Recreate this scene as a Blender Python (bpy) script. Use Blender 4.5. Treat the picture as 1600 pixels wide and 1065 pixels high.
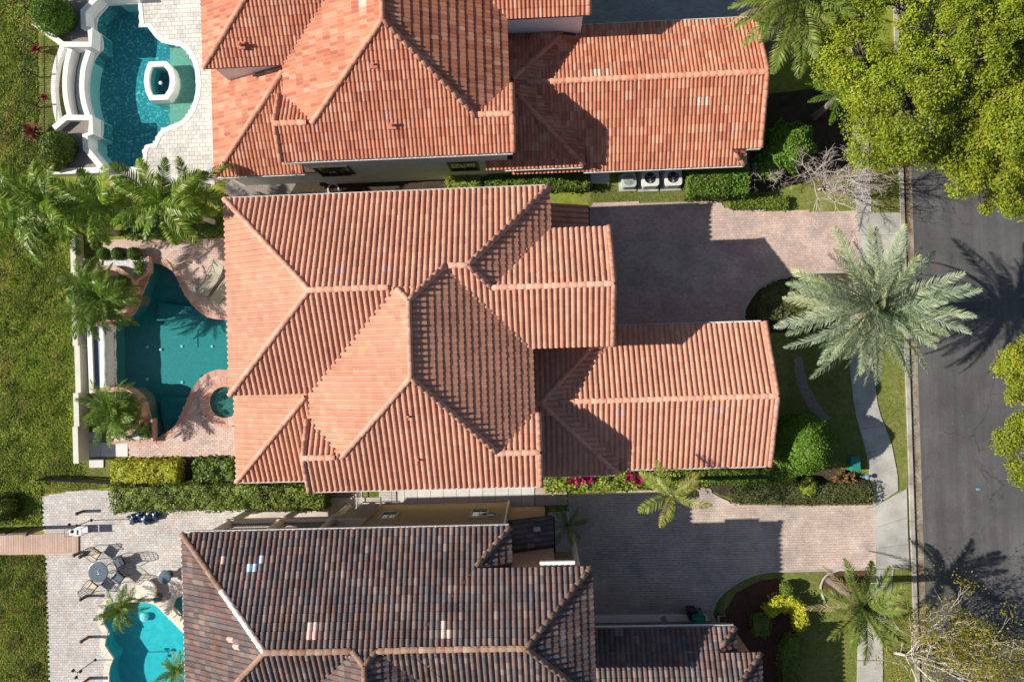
import bpy, math, random
import numpy as np
from mathutils import Vector, Matrix
from mathutils.geometry import tessellate_polygon
random.seed(7); rng = np.random.default_rng(11)
for o in list(bpy.data.objects): bpy.data.objects.remove(o)
SC = bpy.context.scene; COL = SC.collection
# ---------------------------------------------------------------- camera (drone, looking down)
H = 35.6; F = 1067.0; NAD = (840.0, 540.0); CEN = (800.0, 532.5)
_a = math.radians(1.8)
_r0 = np.array([math.cos(_a), -math.sin(_a), 0]); _u0 = np.array([math.sin(_a), math.cos(_a), 0])
_fw = np.array([0, 0, -1.]) * F + _r0 * (CEN[0] - NAD[0]) - _u0 * (CEN[1] - NAD[1]); _fw /= np.linalg.norm(_fw)
_rt = _r0 - _fw * np.dot(_r0, _fw); _rt /= np.linalg.norm(_rt); _up = np.cross(_rt, _fw)
cd = bpy.data.cameras.new('camera'); cam = bpy.data.objects.new('camera', cd); COL.objects.link(cam)
cam.matrix_world = Matrix([[_rt[i], _up[i], -_fw[i], (0, 0, H)[i]] for i in range(3)] + [[0, 0, 0, 1]])
cd.sensor_width = 36; cd.lens = 36 * F / 1600; cd.clip_end = 600; SC.camera = cam
# ---------------------------------------------------------------- sky, sun, exposure
SUN_EL = math.radians(33)
W = bpy.data.worlds.new('World'); SC.world = W; W.use_nodes = True
nt = W.node_tree; bg = nt.nodes['Background']; sky = nt.nodes.new('ShaderNodeTexSky')
sky.sky_type = 'NISHITA'; sky.sun_disc = False; sky.sun_elevation = SUN_EL; sky.sun_rotation = math.radians(270)
nt.links.new(sky.outputs[0], bg.inputs[0]); bg.inputs[1].default_value = 0.06
sd = bpy.data.lights.new('sun', 'SUN'); sun = bpy.data.objects.new('sun', sd); COL.objects.link(sun)
sd.energy = 4.8; sd.angle = math.radians(0.5); sd.color = (1.0, .93, .82)
sun.rotation_euler = Vector((1.0, 0.0, -math.tan(SUN_EL))).to_track_quat('-Z', 'Y').to_euler()
vs = SC.view_settings; vs.view_transform = 'Standard'; vs.look = 'None'; vs.gamma = 1; vs.use_curve_mapping = False
vs.exposure = 0.66

# ---------------------------------------------------------------- helpers
def P(px, py, z=0.):
    d = _fw * F + _rt * (px - CEN[0]) - _up * (py - CEN[1]); t = (z - H) / d[2]
    return np.array([d[0] * t, d[1] * t, z])
def PW(px, py, Y):                                  # where a pixel's ray meets the upright plane y = Y
    d = _fw * F + _rt * (px - CEN[0]) - _up * (py - CEN[1]); t = Y / d[1]
    return d[0] * t, H + d[2] * t
def PP(pts, z=0.): return [P(x, y, z) for x, y in pts]
BASE = {}
def base(o): return BASE.get(o.name, np.zeros(3)) if o else np.zeros(3)
def tag(o, label=None, cat=None, group=None, kind=None):
    if label: o['label'] = label
    if cat: o['category'] = cat
    if group: o['group'] = group
    if kind: o['kind'] = kind
    return o
def thing(name, label, cat, loc=(0, 0, 0), group=None):
    o = bpy.data.objects.new(name, None); COL.objects.link(o); o.location = loc; o.empty_display_size = .2
    BASE[o.name] = np.array(loc, float); return tag(o, label, cat, group)
def mesh(name, V, Fs, mat, tint=None, smooth=False):
    me = bpy.data.meshes.new(name); V = np.asarray(V, np.float32).reshape(-1, 3)
    if isinstance(Fs, np.ndarray): tot = np.full(len(Fs), Fs.shape[1], np.int32); idx = Fs.ravel().astype(np.int32)
    else: tot = np.array([len(f) for f in Fs], np.int32); idx = np.array([i for f in Fs for i in f], np.int32)
    st = np.concatenate([[0], np.cumsum(tot)[:-1]]).astype(np.int32)
    me.vertices.add(len(V)); me.vertices.foreach_set('co', V.ravel())
    me.loops.add(len(idx)); me.loops.foreach_set('vertex_index', idx)
    me.polygons.add(len(tot)); me.polygons.foreach_set('loop_start', st); me.polygons.foreach_set('loop_total', tot)
    me.polygons.foreach_set('use_smooth', np.full(len(tot), bool(smooth)))
    me.update(calc_edges=True); me.validate()
    if tint is not None and len(me.polygons) == len(tot):
        at = me.attributes.new('tint', 'FLOAT', 'FACE'); at.data.foreach_set('value', np.asarray(tint, np.float32))
    if mat: me.materials.append(mat)
    return me
def link(name, me, parent=None, matrix=None):
    o = bpy.data.objects.new(name, me); COL.objects.link(o)
    if parent: o.parent = parent
    if matrix is not None: o.matrix_basis = matrix
    BASE[o.name] = base(parent).copy(); return o
def obj(name, V, Fs, mat, parent=None, tint=None, smooth=False):
    V = np.asarray(V, float).reshape(-1, 3) - base(parent)
    return link(name, mesh(name, V, Fs, mat, tint, smooth), parent)
class MB:
    def __init__(s): s.V = []; s.F = []; s.n = 0; s.T = []
    def add(s, V, Fs, t=0.):
        V = np.asarray(V, float).reshape(-1, 3); s.V.append(V); s.F += [[i + s.n for i in f] for f in Fs]; s.T += [t] * len(Fs); s.n += len(V); return s
    def box(s, x0, x1, y0, y1, z0, z1, t=0., rot=0., top=1.0):
        cx, cy = (x0 + x1) / 2, (y0 + y1) / 2; hx, hy = (x1 - x0) / 2, (y1 - y0) / 2; c, q = math.cos(rot), math.sin(rot); V = []
        for z, k in ((z0, 1), (z1, top)):
            for sx, sy in ((-1, -1), (1, -1), (1, 1), (-1, 1)): V.append((cx + (sx * hx * c - sy * hy * q) * k, cy + (sx * hx * q + sy * hy * c) * k, z))
        return s.add(V, [[0, 3, 2, 1], [4, 5, 6, 7], [0, 1, 5, 4], [1, 2, 6, 5], [2, 3, 7, 6], [3, 0, 4, 7]], t)
    def tube(s, pts, rad, n=6, t=0., cap=True):
        pts = [np.array(p, float) for p in pts]; m = len(pts); rad = [rad] * m if np.isscalar(rad) else rad; V = []
        for i, p in enumerate(pts):
            d = pts[min(i + 1, m - 1)] - pts[max(i - 1, 0)]; d /= max(np.linalg.norm(d), 1e-9)
            a = np.cross(d, (0, 0, 1.) if abs(d[2]) < .9 else (1., 0, 0)); a /= np.linalg.norm(a); b = np.cross(d, a)
            for k in range(n): th = 2 * math.pi * k / n; V.append(p + rad[i] * (math.cos(th) * a + math.sin(th) * b))
        Fs = [[i * n + k, i * n + (k + 1) % n, (i + 1) * n + (k + 1) % n, (i + 1) * n + k] for i in range(m - 1) for k in range(n)]
        if cap: Fs += [list(range(n))[::-1], [(m - 1) * n + k for k in range(n)]]
        return s.add(V, Fs, t)
    def lathe(s, c, prof, n=24, t=0., sx=1., sy=1.):
        V = []; m = len(prof)
        for r, z in prof:
            for k in range(n): th = 2 * math.pi * k / n; V.append((c[0] + sx * r * math.cos(th), c[1] + sy * r * math.sin(th), c[2] + z))
        Fs = [[i * n + k, i * n + (k + 1) % n, (i + 1) * n + (k + 1) % n, (i + 1) * n + k] for i in range(m - 1) for k in range(n)]
        Fs += [list(range(n))[::-1], [(m - 1) * n + k for k in range(n)]]
        return s.add(V, Fs, t)
    def prism(s, poly, z0, z1, t=0.):
        n = len(poly); V = [(p[0], p[1], z0) for p in poly] + [(p[0], p[1], z1) for p in poly]
        return s.add(V, [list(range(n))[::-1], list(range(n, 2 * n))] + [[i, (i + 1) % n, n + (i + 1) % n, n + i] for i in range(n)], t)
    def strip(s, line, w, z0, z1, t=0.):                # wall of width w that follows a polyline
        L = [np.array(p[:2], float) for p in line]; nn = []
        for i in range(len(L)):
            d = L[min(i + 1, len(L) - 1)] - L[max(i - 1, 0)]; d /= np.linalg.norm(d); nn.append(np.array([-d[1], d[0]]))
        for i in range(len(L) - 1):
            q = [L[i] + nn[i] * w / 2, L[i] - nn[i] * w / 2, L[i + 1] - nn[i + 1] * w / 2, L[i + 1] + nn[i + 1] * w / 2]
            s.prism(q, z0, z1, t)
        return s
    def build(s, name, mat, parent=None, smooth=False):
        return obj(name, np.concatenate(s.V), s.F, mat, parent, s.T, smooth)
def inside(poly, X, Y):
    r = np.zeros(np.shape(X), bool); n = len(poly); j = n - 1
    for i in range(n):
        xi, yi = poly[i][:2]; xj, yj = poly[j][:2]
        c = ((yi > Y) != (yj > Y)) & (X < (xj - xi) * (Y - yi) / ((yj - yi) if yj != yi else 1e-12) + xi); r ^= c; j = i
    return r
def smooth_loop(pts, k=5, closed=True):
    pts = [np.array(p, float) for p in pts]; n = len(pts); out = []
    for i in range(n if closed else n - 1):
        g = (lambda q: pts[q % n]) if closed else (lambda q: pts[min(max(q, 0), n - 1)])
        a, b, c, d = g(i - 1), g(i), g(i + 1), g(i + 2)
        for u in np.linspace(0, 1, k, endpoint=False):
            out.append(.5 * ((2 * b) + (c - a) * u + (2 * a - 5 * b + 4 * c - d) * u * u + (3 * b - a - 3 * c + d) * u ** 3))
    if not closed: out.append(pts[-1])
    return out
def sheet(name, poly, z, mat, holes=(), parent=None, kind='structure'):
    loops = [[Vector((p[0], p[1], 0)) for p in poly]] + [[Vector((p[0], p[1], 0)) for p in h] for h in holes]
    V = [(v.x, v.y, z) for l in loops for v in l]; T = [list(t) for t in tessellate_polygon(loops)]
    for t in T:
        a, b, c = [V[i] for i in t]
        if (b[0] - a[0]) * (c[1] - a[1]) - (b[1] - a[1]) * (c[0] - a[0]) < 0: t.reverse()
    o = obj(name, V, T, mat, parent)
    if kind: o['kind'] = kind
    return o
# ---------------------------------------------------------------- materials
def lin(*c): return tuple(((v / 255 + .055) / 1.055) ** 2.4 if v / 255 > .04045 else v / 255 / 12.92 for v in c)
class NT:
    def __init__(s, name):
        s.m = bpy.data.materials.new(name); s.m.use_nodes = True; s.t = s.m.node_tree; s.b = s.t.nodes['Principled BSDF']
    def n(s, ty, **k):
        nd = s.t.nodes.new('ShaderNode' + ty)
        for a, v in k.items():
            if hasattr(nd, a) and not isinstance(v, tuple): setattr(nd, a, v)
        return nd
    def l(s, a, b): s.t.links.new(a, b)
    def math(s, op, a, b=None):
        nd = s.n('Math', operation=op)
        for i, v in enumerate((a, b)):
            if v is None: continue
            if isinstance(v, (int, float)): nd.inputs[i].default_value = v
            else: s.l(v, nd.inputs[i])
        return nd.outputs[0]
    def pos(s): return s.n('NewGeometry').outputs['Position']
    def noise(s, scale, detail=4, rough=.55, vec=None, dist=0.):
        nd = s.n('TexNoise'); nd.inputs['Scale'].default_value = scale; nd.inputs['Detail'].default_value = detail
        nd.inputs['Roughness'].default_value = rough; nd.inputs['Distortion'].default_value = dist
        s.l(vec if vec is not None else s.pos(), nd.inputs['Vector']); return nd.outputs['Fac']
    def ramp(s, fac, cols, lo=0., hi=1., const=False):
        nd = s.n('ValToRGB'); cr = nd.color_ramp
        if const: cr.interpolation = 'CONSTANT'
        n = len(cols)
        while len(cr.elements) < n: cr.elements.new(.5)
        for i, c in enumerate(cols):
            cr.elements[i].position = lo + (hi - lo) * (i / (n if const else max(n - 1, 1))); cr.elements[i].color = (*c, 1)
        s.l(fac, nd.inputs[0]); return nd.outputs[0]
    def mix(s, fac, a, b, mode='MIX'):
        nd = s.n('Mix'); nd.data_type = 'RGBA'; nd.blend_type = mode
        if isinstance(fac, (int, float)): nd.inputs[0].default_value = fac
        else: s.l(fac, nd.inputs[0])
        for i, v in ((6, a), (7, b)):
            if isinstance(v, tuple): nd.inputs[i].default_value = (*v, 1)
            else: s.l(v, nd.inputs[i])
        return nd.outputs[2]
    def bump(s, h, strength, dist=.02):
        nd = s.n('Bump'); nd.inputs['Strength'].default_value = strength; nd.inputs['Distance'].default_value = dist
        s.l(h, nd.inputs['Height']); s.l(nd.outputs[0], s.b.inputs['Normal'])
    def tint(s):
        a = s.n('Attribute'); a.attribute_name = 'tint'; r = s.n('ObjectInfo').outputs['Random']
        return s.math('FRACT', s.math('ADD', a.outputs['Fac'], r))
def m_plain(name, col, rough=.7, var=.12, scale=3., bump=0., metal=0., spec=None):
    k = NT(name); f = k.noise(scale, 5); lo = tuple(c * (1 - var) for c in col); hi = tuple(min(1, c * (1 + var)) for c in col)
    k.l(k.ramp(f, [lo, hi], .3, .7), k.b.inputs['Base Color']); k.b.inputs['Roughness'].default_value = rough; k.b.inputs['Metallic'].default_value = metal
    if spec is not None: k.b.inputs['Specular IOR Level'].default_value = spec
    if bump: k.bump(k.noise(scale * 12, 3), bump)
    return k.m
def m_tint(name, cols, rough=.8, nscale=1.2, namt=.25, bump=.15, fine=30., stain=None, spec=.3):
    k = NT(name); c = k.ramp(k.tint(), cols)
    g = k.ramp(k.noise(nscale, 5), [(1 - namt,) * 3, (1 + namt * .4,) * 3], .3, .7); c = k.mix(1., c, g, 'MULTIPLY')
    g2 = k.ramp(k.noise(fine, 3), [(.86,) * 3, (1.08,) * 3], .3, .7); c = k.mix(1., c, g2, 'MULTIPLY')
    if stain: c = k.mix(k.math('MULTIPLY', k.ramp(k.noise(stain[1], 6, .65), [(0, 0, 0), (1, 1, 1)], stain[2], stain[2] + .14), stain[3]), c, stain[0])
    k.l(c, k.b.inputs['Base Color']); k.b.inputs['Roughness'].default_value = rough; k.b.inputs['Specular IOR Level'].default_value = spec
    if bump: k.bump(k.noise(fine * 2, 3), bump, .01)
    return k.m
def m_ground(name, cols, scale, fine, rough=.95, bump=.5, amt=.35):
    k = NT(name); c = k.ramp(k.noise(scale, 8, .62, dist=.4), cols, .28, .72)
    g = k.ramp(k.noise(fine, 5, .7), [(1 - amt,) * 3, (1 + amt * .6,) * 3], .3, .7); c = k.mix(1., c, g, 'MULTIPLY')
    k.l(c, k.b.inputs['Base Color']); k.b.inputs['Roughness'].default_value = rough; k.b.inputs['Specular IOR Level'].default_value = .15
    k.bump(k.noise(fine * 1.5, 4), bump, .03); return k.m
def m_leaf(name, cols, trans=.35, rough=.5, var=.3, vscale=.8):
    k = NT(name); c = k.ramp(k.tint(), cols)
    g = k.ramp(k.noise(vscale, 3), [(1 - var,) * 3, (1 + var * .5,) * 3], .3, .7); c = k.mix(1., c, g, 'MULTIPLY')
    k.l(c, k.b.inputs['Base Color']); k.b.inputs['Roughness'].default_value = rough; k.b.inputs['Specular IOR Level'].default_value = .35
    tr = k.n('BsdfTranslucent'); k.l(c, tr.inputs[0]); mx = k.n('MixShader'); mx.inputs[0].default_value = trans
    k.l(k.b.outputs[0], mx.inputs[1]); k.l(tr.outputs[0], mx.inputs[2]); k.l(mx.outputs[0], k.t.nodes['Material Output'].inputs[0]); return k.m
def m_water(name, tint, ripple=6., strength=.12, rough=.03):
    k = NT(name); t = k.t; t.nodes.remove(k.b); tr = k.n('BsdfTransparent'); tr.inputs[0].default_value = (*tint, 1)
    gl = k.n('BsdfGlossy'); gl.inputs['Roughness'].default_value = rough; fr = k.n('LayerWeight'); fr.inputs['Blend'].default_value = .5
    bp = k.n('Bump'); bp.inputs['Strength'].default_value = strength; bp.inputs['Distance'].default_value = .05
    k.l(k.noise(ripple, 3, .5, dist=.6), bp.inputs['Height']); k.l(bp.outputs[0], gl.inputs['Normal']); k.l(bp.outputs[0], fr.inputs['Normal'])
    mx = k.n('MixShader'); k.l(k.math('ADD', k.math('MULTIPLY', k.math('POWER', fr.outputs['Facing'], 4.), .6), .025), mx.inputs[0]); k.l(tr.outputs[0], mx.inputs[1]); k.l(gl.outputs[0], mx.inputs[2])
    k.l(mx.outputs[0], t.nodes['Material Output'].inputs[0]); return k.m
def m_plaster(name, cols, scale=9., lo=.35, hi=.65):
    k = NT(name); vo = k.n('TexVoronoi'); vo.feature = 'SMOOTH_F1'; vo.inputs['Scale'].default_value = scale; k.l(k.pos(), vo.inputs['Vector'])
    c = k.ramp(k.math('ADD', k.math('MULTIPLY', k.noise(scale * .8, 4, dist=1.), .6), k.math('MULTIPLY', vo.outputs['Distance'], .4)), cols, lo, hi)
    k.l(c, k.b.inputs['Base Color']); k.b.inputs['Roughness'].default_value = .6; return k.m

M = {}
M['tile2'] = m_tint('tile_salmon', [(0.507, 0.24, 0.159), (0.568, 0.281, 0.19), (0.538, 0.258, 0.17), (0.613, 0.313, 0.214), (0.557, 0.272, 0.184), (0.491, 0.226, 0.154)], .75, .5, .16, .2, 22, ((.36, .19, .15), 1.3, .56, .38))
M['tile1'] = m_tint('tile_orange', [(0.542, 0.215, 0.121), (0.437, 0.14, 0.083), (0.577, 0.253, 0.149), (0.506, 0.194, 0.109), (0.629, 0.323, 0.218), (0.384, 0.124, 0.081), (0.559, 0.232, 0.138)], .72, .6, .15, .2, 22, ((.36, .14, .11), 1.2, .58, .35))
M['tile3'] = m_tint('tile_brown_mix', [(0.113, 0.08, 0.076), (0.153, 0.096, 0.085), (0.19, 0.108, 0.095), (0.101, 0.089, 0.098), (0.183, 0.147, 0.137), (0.124, 0.108, 0.118), (0.206, 0.125, 0.103), (0.249, 0.189, 0.168)], .8, .8, .3, .25, 18, ((.42, .36, .32), 3.5, .66, .5))
M['cap3'] = m_tint('ridge_brown', [(0.255, 0.156, 0.11), (0.306, 0.193, 0.14), (0.212, 0.12, 0.09), (0.34, 0.239, 0.18)], .85, 1.5, .25, .25, 20)
M['cap2'] = m_tint('ridge_salmon', [(0.542, 0.272, 0.196), (0.6, 0.318, 0.236), (0.494, 0.238, 0.169), (0.628, 0.348, 0.27)], .8, 1., .15, .2, 20)
M['cap1'] = m_tint('ridge_orange', [(0.546, 0.248, 0.158), (0.598, 0.297, 0.206), (0.493, 0.201, 0.133)], .8, 1., .15, .2, 20)
M['mortar'] = m_plain('pale_mortar', (.72, .60, .56), .9, .15, 4, .3)
M['blue_tile'] = m_plain('pale_blue_tile', (.45, .58, .72), .7, .1, 8)
M['pink_tile'] = m_plain('pale_pink_tile', (.62, .42, .36), .8, .12, 8)
M['lilac_tile'] = m_plain('lilac_tile', (.46, .27, .26), .8, .12, 8)
M['deck'] = m_plain('roof_felt', (.10, .05, .04), .95, .2, 4)
M['white'] = m_plain('white_paint', (.78, .77, .74), .55, .05, 2)
M['stucco1'] = m_plain('grey_stucco', (.80, .80, .79), .9, .06, 2, .25)
M['stucco2'] = m_plain('cream_stucco', (.62, .50, .38), .9, .06, 2, .25)
M['stucco3'] = m_plain('tan_stucco', (.50, .33, .20), .9, .07, 2, .25)
M['trim3'] = m_plain('pale_trim', (.58, .52, .42), .8, .06, 3)
M['glass'] = m_plain('window_glass', (.02, .025, .03), .06, .1, 1, spec=.6)
M['dark'] = m_plain('dark_metal', (.025, .025, .028), .5, .2, 5)
M['bronze'] = m_plain('dark_bronze', (.05, .04, .035), .5, .2, 5)
M['asphalt'] = None
k = NT('asphalt'); c = k.ramp(k.noise(.35, 8, .65), [(.062, .062, .065), (.088, .088, .09), (.115, .113, .112)], .3, .7)
sp = k.n('SeparateXYZ'); k.l(k.pos(), sp.inputs[0]); cb = k.n('CombineXYZ'); k.l(k.math('MULTIPLY', sp.outputs[0], 2.2), cb.inputs[0]); k.l(k.math('MULTIPLY', sp.outputs[1], .06), cb.inputs[1])
c = k.mix(1., c, k.ramp(k.noise(1., 5, .6, vec=cb.outputs[0]), [(.84,) * 3, (1.14,) * 3], .35, .65), 'MULTIPLY')
c = k.mix(1., c, k.ramp(k.noise(40, 3), [(.75,) * 3, (1.2,) * 3], .3, .7), 'MULTIPLY')
vo = k.n('TexVoronoi'); vo.feature = 'DISTANCE_TO_EDGE'; vo.inputs['Scale'].default_value = .32; wv_ = k.n('VectorMath'); wv_.operation = 'ADD'
nz_ = k.n('TexNoise'); nz_.inputs['Scale'].default_value = 1.1; nz_.inputs['Detail'].default_value = 6; k.l(k.pos(), nz_.inputs['Vector']); k.l(k.pos(), wv_.inputs[0]); k.l(nz_.outputs['Color'], wv_.inputs[1]); k.l(wv_.outputs[0], vo.inputs['Vector'])
crk = k.ramp(vo.outputs['Distance'], [(.55,) * 3, (1,) * 3], .002, .012); c = k.mix(k.ramp(k.noise(.25, 3), [(0, 0, 0), (1, 1, 1)], .5, .6), c, k.mix(1., c, crk, 'MULTIPLY'))
c = k.mix(k.ramp(k.noise(.9, 6, .7), [(0, 0, 0), (.5, .5, .5)], .6, .72), c, (.05, .049, .05))
k.l(c, k.b.inputs['Base Color']); k.b.inputs['Roughness'].default_value = .85; k.bump(k.noise(70, 2), .4, .01); M['asphalt'] = k.m
M['concrete'] = m_tint('concrete', [(.42, .41, .38), (.46, .45, .41), (.39, .38, .35)], .9, .9, .3, .2, 26, ((.20, .195, .18), .7, .56, .6))
M['kerb'] = m_tint('kerb_concrete', [(.36, .34, .31), (.40, .38, .34)], .9, 1.4, .35, .2, 20, ((.22, .15, .09), .8, .5, .5))
M['gutterpan'] = m_tint('gutter_concrete', [(.30, .26, .21), (.33, .29, .23)], .9, 1.2, .4, .2, 20, ((.15, .09, .05), .7, .48, .7))
M['slab'] = m_tint('pale_slab', [(.60, .60, .58), (.66, .65, .63), (.56, .55, .53)], .85, 1.2, .15, .15, 24)
M['pav2'] = m_tint('paver_pink', [(0.579, 0.42, 0.364), (0.54, 0.376, 0.322), (0.611, 0.465, 0.407), (0.56, 0.431, 0.378), (0.63, 0.492, 0.428), (0.514, 0.362, 0.314)], .85, .7, .25, .2, 20, ((.33, .28, .27), .45, .52, .75))
M['pav3'] = m_tint('paver_buff', [(0.569, 0.449, 0.381), (0.529, 0.415, 0.352), (0.598, 0.49, 0.422), (0.5, 0.403, 0.358), (0.61, 0.495, 0.416)], .85, .7, .25, .2, 20, ((.29, .26, .25), .45, .52, .75))
M['pat2'] = m_tint('patio_pink', [(0.598, 0.441, 0.38), (0.558, 0.388, 0.333), (0.63, 0.494, 0.436), (0.518, 0.37, 0.324), (0.646, 0.529, 0.475)], .85, .8, .18, .2, 20)
M['pat3'] = m_tint('patio_grey', [(0.57, 0.541, 0.509), (0.522, 0.51, 0.498), (0.627, 0.612, 0.583), (0.475, 0.459, 0.445), (0.589, 0.53, 0.488), (0.532, 0.428, 0.382)], .85, .8, .25, .2, 20, ((.33, .31, .31), .4, .56, .5))
M['pat1'] = m_tint('patio_travertine', [(.60, .58, .54), (.52, .50, .47), (.68, .66, .62), (.56, .54, .52), (.64, .61, .55)], .8, 1., .2, .2, 20)
M['pav1'] = m_tint('paver_grey', [(.30, .31, .31), (.34, .35, .34), (.27, .28, .28)], .85, .8, .2, .2, 20)
M['joint'] = m_plain('joint_sand', (.22, .18, .155), .95, .2, 6)
M['joint_l'] = m_plain('joint_pale', (.36, .32, .29), .95, .2, 6)
M['coping2'] = m_tint('coping_pink', [(.56, .33, .26), (.50, .28, .22), (.60, .40, .33)], .8, 2, .2, .2, 20)
M['coping_w'] = m_plain('white_coping', (.74, .72, .67), .75, .08, 4, .1)
M['coping3'] = m_plain('cream_coping', (.66, .59, .49), .8, .12, 5, .2)
M['plank'] = m_tint('boardwalk', [(.52, .36, .29), (.57, .42, .34), (.48, .32, .26), (.54, .40, .33)], .85, 1., .15, .15, 12)
M['field'] = m_ground('field_soil', [(0.081, 0.138, 0.016), (0.178, 0.23, 0.027), (0.242, 0.258, 0.048), (0.138, 0.212, 0.027), (0.242, 0.23, 0.081)], .28, 3.)
M['lawn'] = m_ground('lawn_soil', [(0.13, 0.156, 0.033), (0.208, 0.208, 0.065), (0.143, 0.182, 0.039), (0.247, 0.215, 0.091)], .6, 5.)
M['soil'] = m_ground('dark_soil', [(.04, .03, .022), (.07, .052, .038), (.05, .045, .025)], 1.2, 9.)
M['mulch'] = m_ground('red_mulch', [(.075, .032, .024), (.12, .055, .04), (.09, .04, .03)], 2., 14., bump=.8)
M['gravel'] = m_ground('grey_gravel', [(.20, .165, .15), (.34, .29, .27), (.24, .20, .18)], 9., 22., bump=1., amt=.6)
M['gravel_w'] = m_ground('white_gravel', [(.50, .50, .50), (.72, .72, .72), (.40, .40, .40)], 9., 22., bump=1., amt=.5)
M['grass_f'] = m_leaf('grass_field', [(0.08, 0.195, 0.013), (0.216, 0.311, 0.019), (0.36, 0.37, 0.048), (0.144, 0.291, 0.019), (0.467, 0.389, 0.095), (0.288, 0.349, 0.032)], .3, .7, .45, .35)
M['grass_w'] = m_leaf('grass_weeds', [(.07, .15, .01), (.13, .22, .015), (.10, .17, .02), (.30, .24, .09), (.22, .20, .06), (.09, .19, .012)], .3, .7, .5, .5)
M['grass_l'] = m_leaf('grass_lawn', [(0.14, 0.21, 0.028), (0.252, 0.266, 0.063), (0.182, 0.238, 0.042), (0.35, 0.294, 0.098)], .3, .7, .35, .5)
M['hedge'] = m_leaf('leaf_hedge', [(0.057, 0.117, 0.014), (0.113, 0.193, 0.024), (0.189, 0.262, 0.037), (0.085, 0.152, 0.018)], .3)
M['hedge_o'] = m_leaf('leaf_olive', [(0.095, 0.162, 0.016), (0.162, 0.23, 0.027), (0.243, 0.284, 0.047), (0.121, 0.189, 0.02)], .3)
M['hedge_y'] = m_leaf('leaf_yellow', [(0.425, 0.45, 0.025), (0.625, 0.6, 0.037), (0.275, 0.35, 0.025), (0.75, 0.675, 0.075)], .35)
M['hedge_b'] = m_leaf('leaf_brownish', [(0.09, 0.125, 0.03), (0.14, 0.125, 0.05), (0.07, 0.106, 0.025), (0.17, 0.163, 0.07)], .3)
M['dome'] = m_leaf('leaf_bright', [(0.061, 0.152, 0.013), (0.121, 0.248, 0.018), (0.203, 0.33, 0.031), (0.091, 0.193, 0.014)], .3)
M['topiary'] = m_leaf('leaf_topiary', [(0.068, 0.162, 0.016), (0.108, 0.216, 0.024), (0.162, 0.257, 0.034)], .3)
M['croton'] = m_leaf('leaf_lime', [(.25, .34, .03), (.40, .45, .05), (.16, .26, .03), (.50, .48, .12)], .35)
M['magenta'] = m_leaf('leaf_magenta', [(.42, .01, .12), (.28, .01, .07), (.55, .03, .2)], .3)
M['redleaf'] = m_leaf('leaf_red', [(.22, .02, .015), (.35, .06, .04), (.14, .02, .015)], .3)
M['tree'] = m_leaf('leaf_tree', [(0.167, 0.275, 0.016), (0.272, 0.349, 0.019), (0.377, 0.399, 0.026), (0.209, 0.324, 0.019), (0.459, 0.412, 0.039), (0.115, 0.224, 0.016)], .4, .5, .35, .5)
M['tree_s'] = m_leaf('leaf_sparse', [(.18, .22, .02), (.32, .28, .03), (.42, .32, .04), (.14, .2, .02)], .4)
M['palm_q'] = m_leaf('frond_queen', [(0.092, 0.19, 0.015), (0.153, 0.272, 0.021), (0.245, 0.354, 0.031), (0.077, 0.163, 0.014), (0.337, 0.408, 0.052)], .35, .4)
M['palm_d'] = m_leaf('frond_date', [(0.261, 0.344, 0.204), (0.356, 0.423, 0.314), (0.202, 0.291, 0.125), (0.451, 0.476, 0.267), (0.309, 0.397, 0.267)], .3, .45)
M['palm_m'] = m_leaf('frond_mid', [(.12, .20, .03), (.18, .26, .05), (.25, .30, .07), (.14, .22, .035), (.34, .32, .07)], .35, .45)
M['palm_x'] = m_leaf('frond_dry', [(.30, .24, .12), (.38, .31, .16), (.24, .18, .09)], .3, .6)
M['palm_y'] = m_leaf('frond_yellow', [(0.225, 0.3, 0.05), (0.35, 0.375, 0.075), (0.45, 0.4, 0.1), (0.175, 0.25, 0.037)], .35, .45)
M['palm_g'] = m_leaf('frond_pygmy', [(0.093, 0.194, 0.022), (0.155, 0.267, 0.03), (0.233, 0.327, 0.059), (0.078, 0.149, 0.021)], .35, .4)
M['rachis'] = m_plain('frond_stalk', (.30, .32, .14), .6, .2, 4)
M['bark'] = m_plain('bark', (.20, .165, .13), .95, .3, 6, .6)
M['bark_p'] = m_plain('pale_bark', (.46, .41, .37), .9, .2, 6, .4)
M['twig'] = m_plain('pale_twig', (.43, .37, .34), .9, .25, 5, .3)
M['litter'] = m_tint('dead_leaves', [(.16, .085, .03), (.24, .13, .05), (.10, .05, .02), (.30, .2, .08)], .9, 1, .2, 0)
M['cushion'] = m_plain('cream_cushion', (.60, .50, .37), .9, .08, 6)
M['sling'] = m_plain('olive_sling', (.34, .32, .25), .85, .1, 6)
M['steel'] = m_plain('grey_steel', (.42, .44, .46), .4, .1, 6, metal=.4)
M['slate'] = m_plain('blue_grey_top', (.075, .11, .15), .35, .2, 7)
M['navy'] = m_plain('navy_plastic', (.012, .03, .085), .3, .3, 7)
M['terrazzo'] = m_ground('terrazzo', [(.66, .63, .56), (.72, .69, .63), (.42, .38, .33)], 9., 7., bump=.05, amt=.2)
M['bin'] = m_plain('green_plastic', (.015, .20, .10), .45, .1, 3)
M['ubox'] = m_plain('utility_green', (.02, .20, .15), .5, .1, 3)
M['ac_g'] = m_plain('ac_green', (.40, .48, .43), .5, .06, 3)
M['ac_w'] = m_plain('ac_grey', (.62, .62, .60), .5, .06, 3)
M['wood'] = m_plain('post_wood', (.16, .105, .065), .85, .25, 8, .3)
M['wood_l'] = m_plain('pale_plank', (.42, .33, .24), .85, .2, 8, .3)
M['wall2'] = m_plain('garden_wall', (.60, .58, .50), .85, .08, 2, .2)
M['basin2'] = m_plaster('basin_teal', [(0.034, 0.257, 0.282), (0.053, 0.326, 0.347)], 10)
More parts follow.
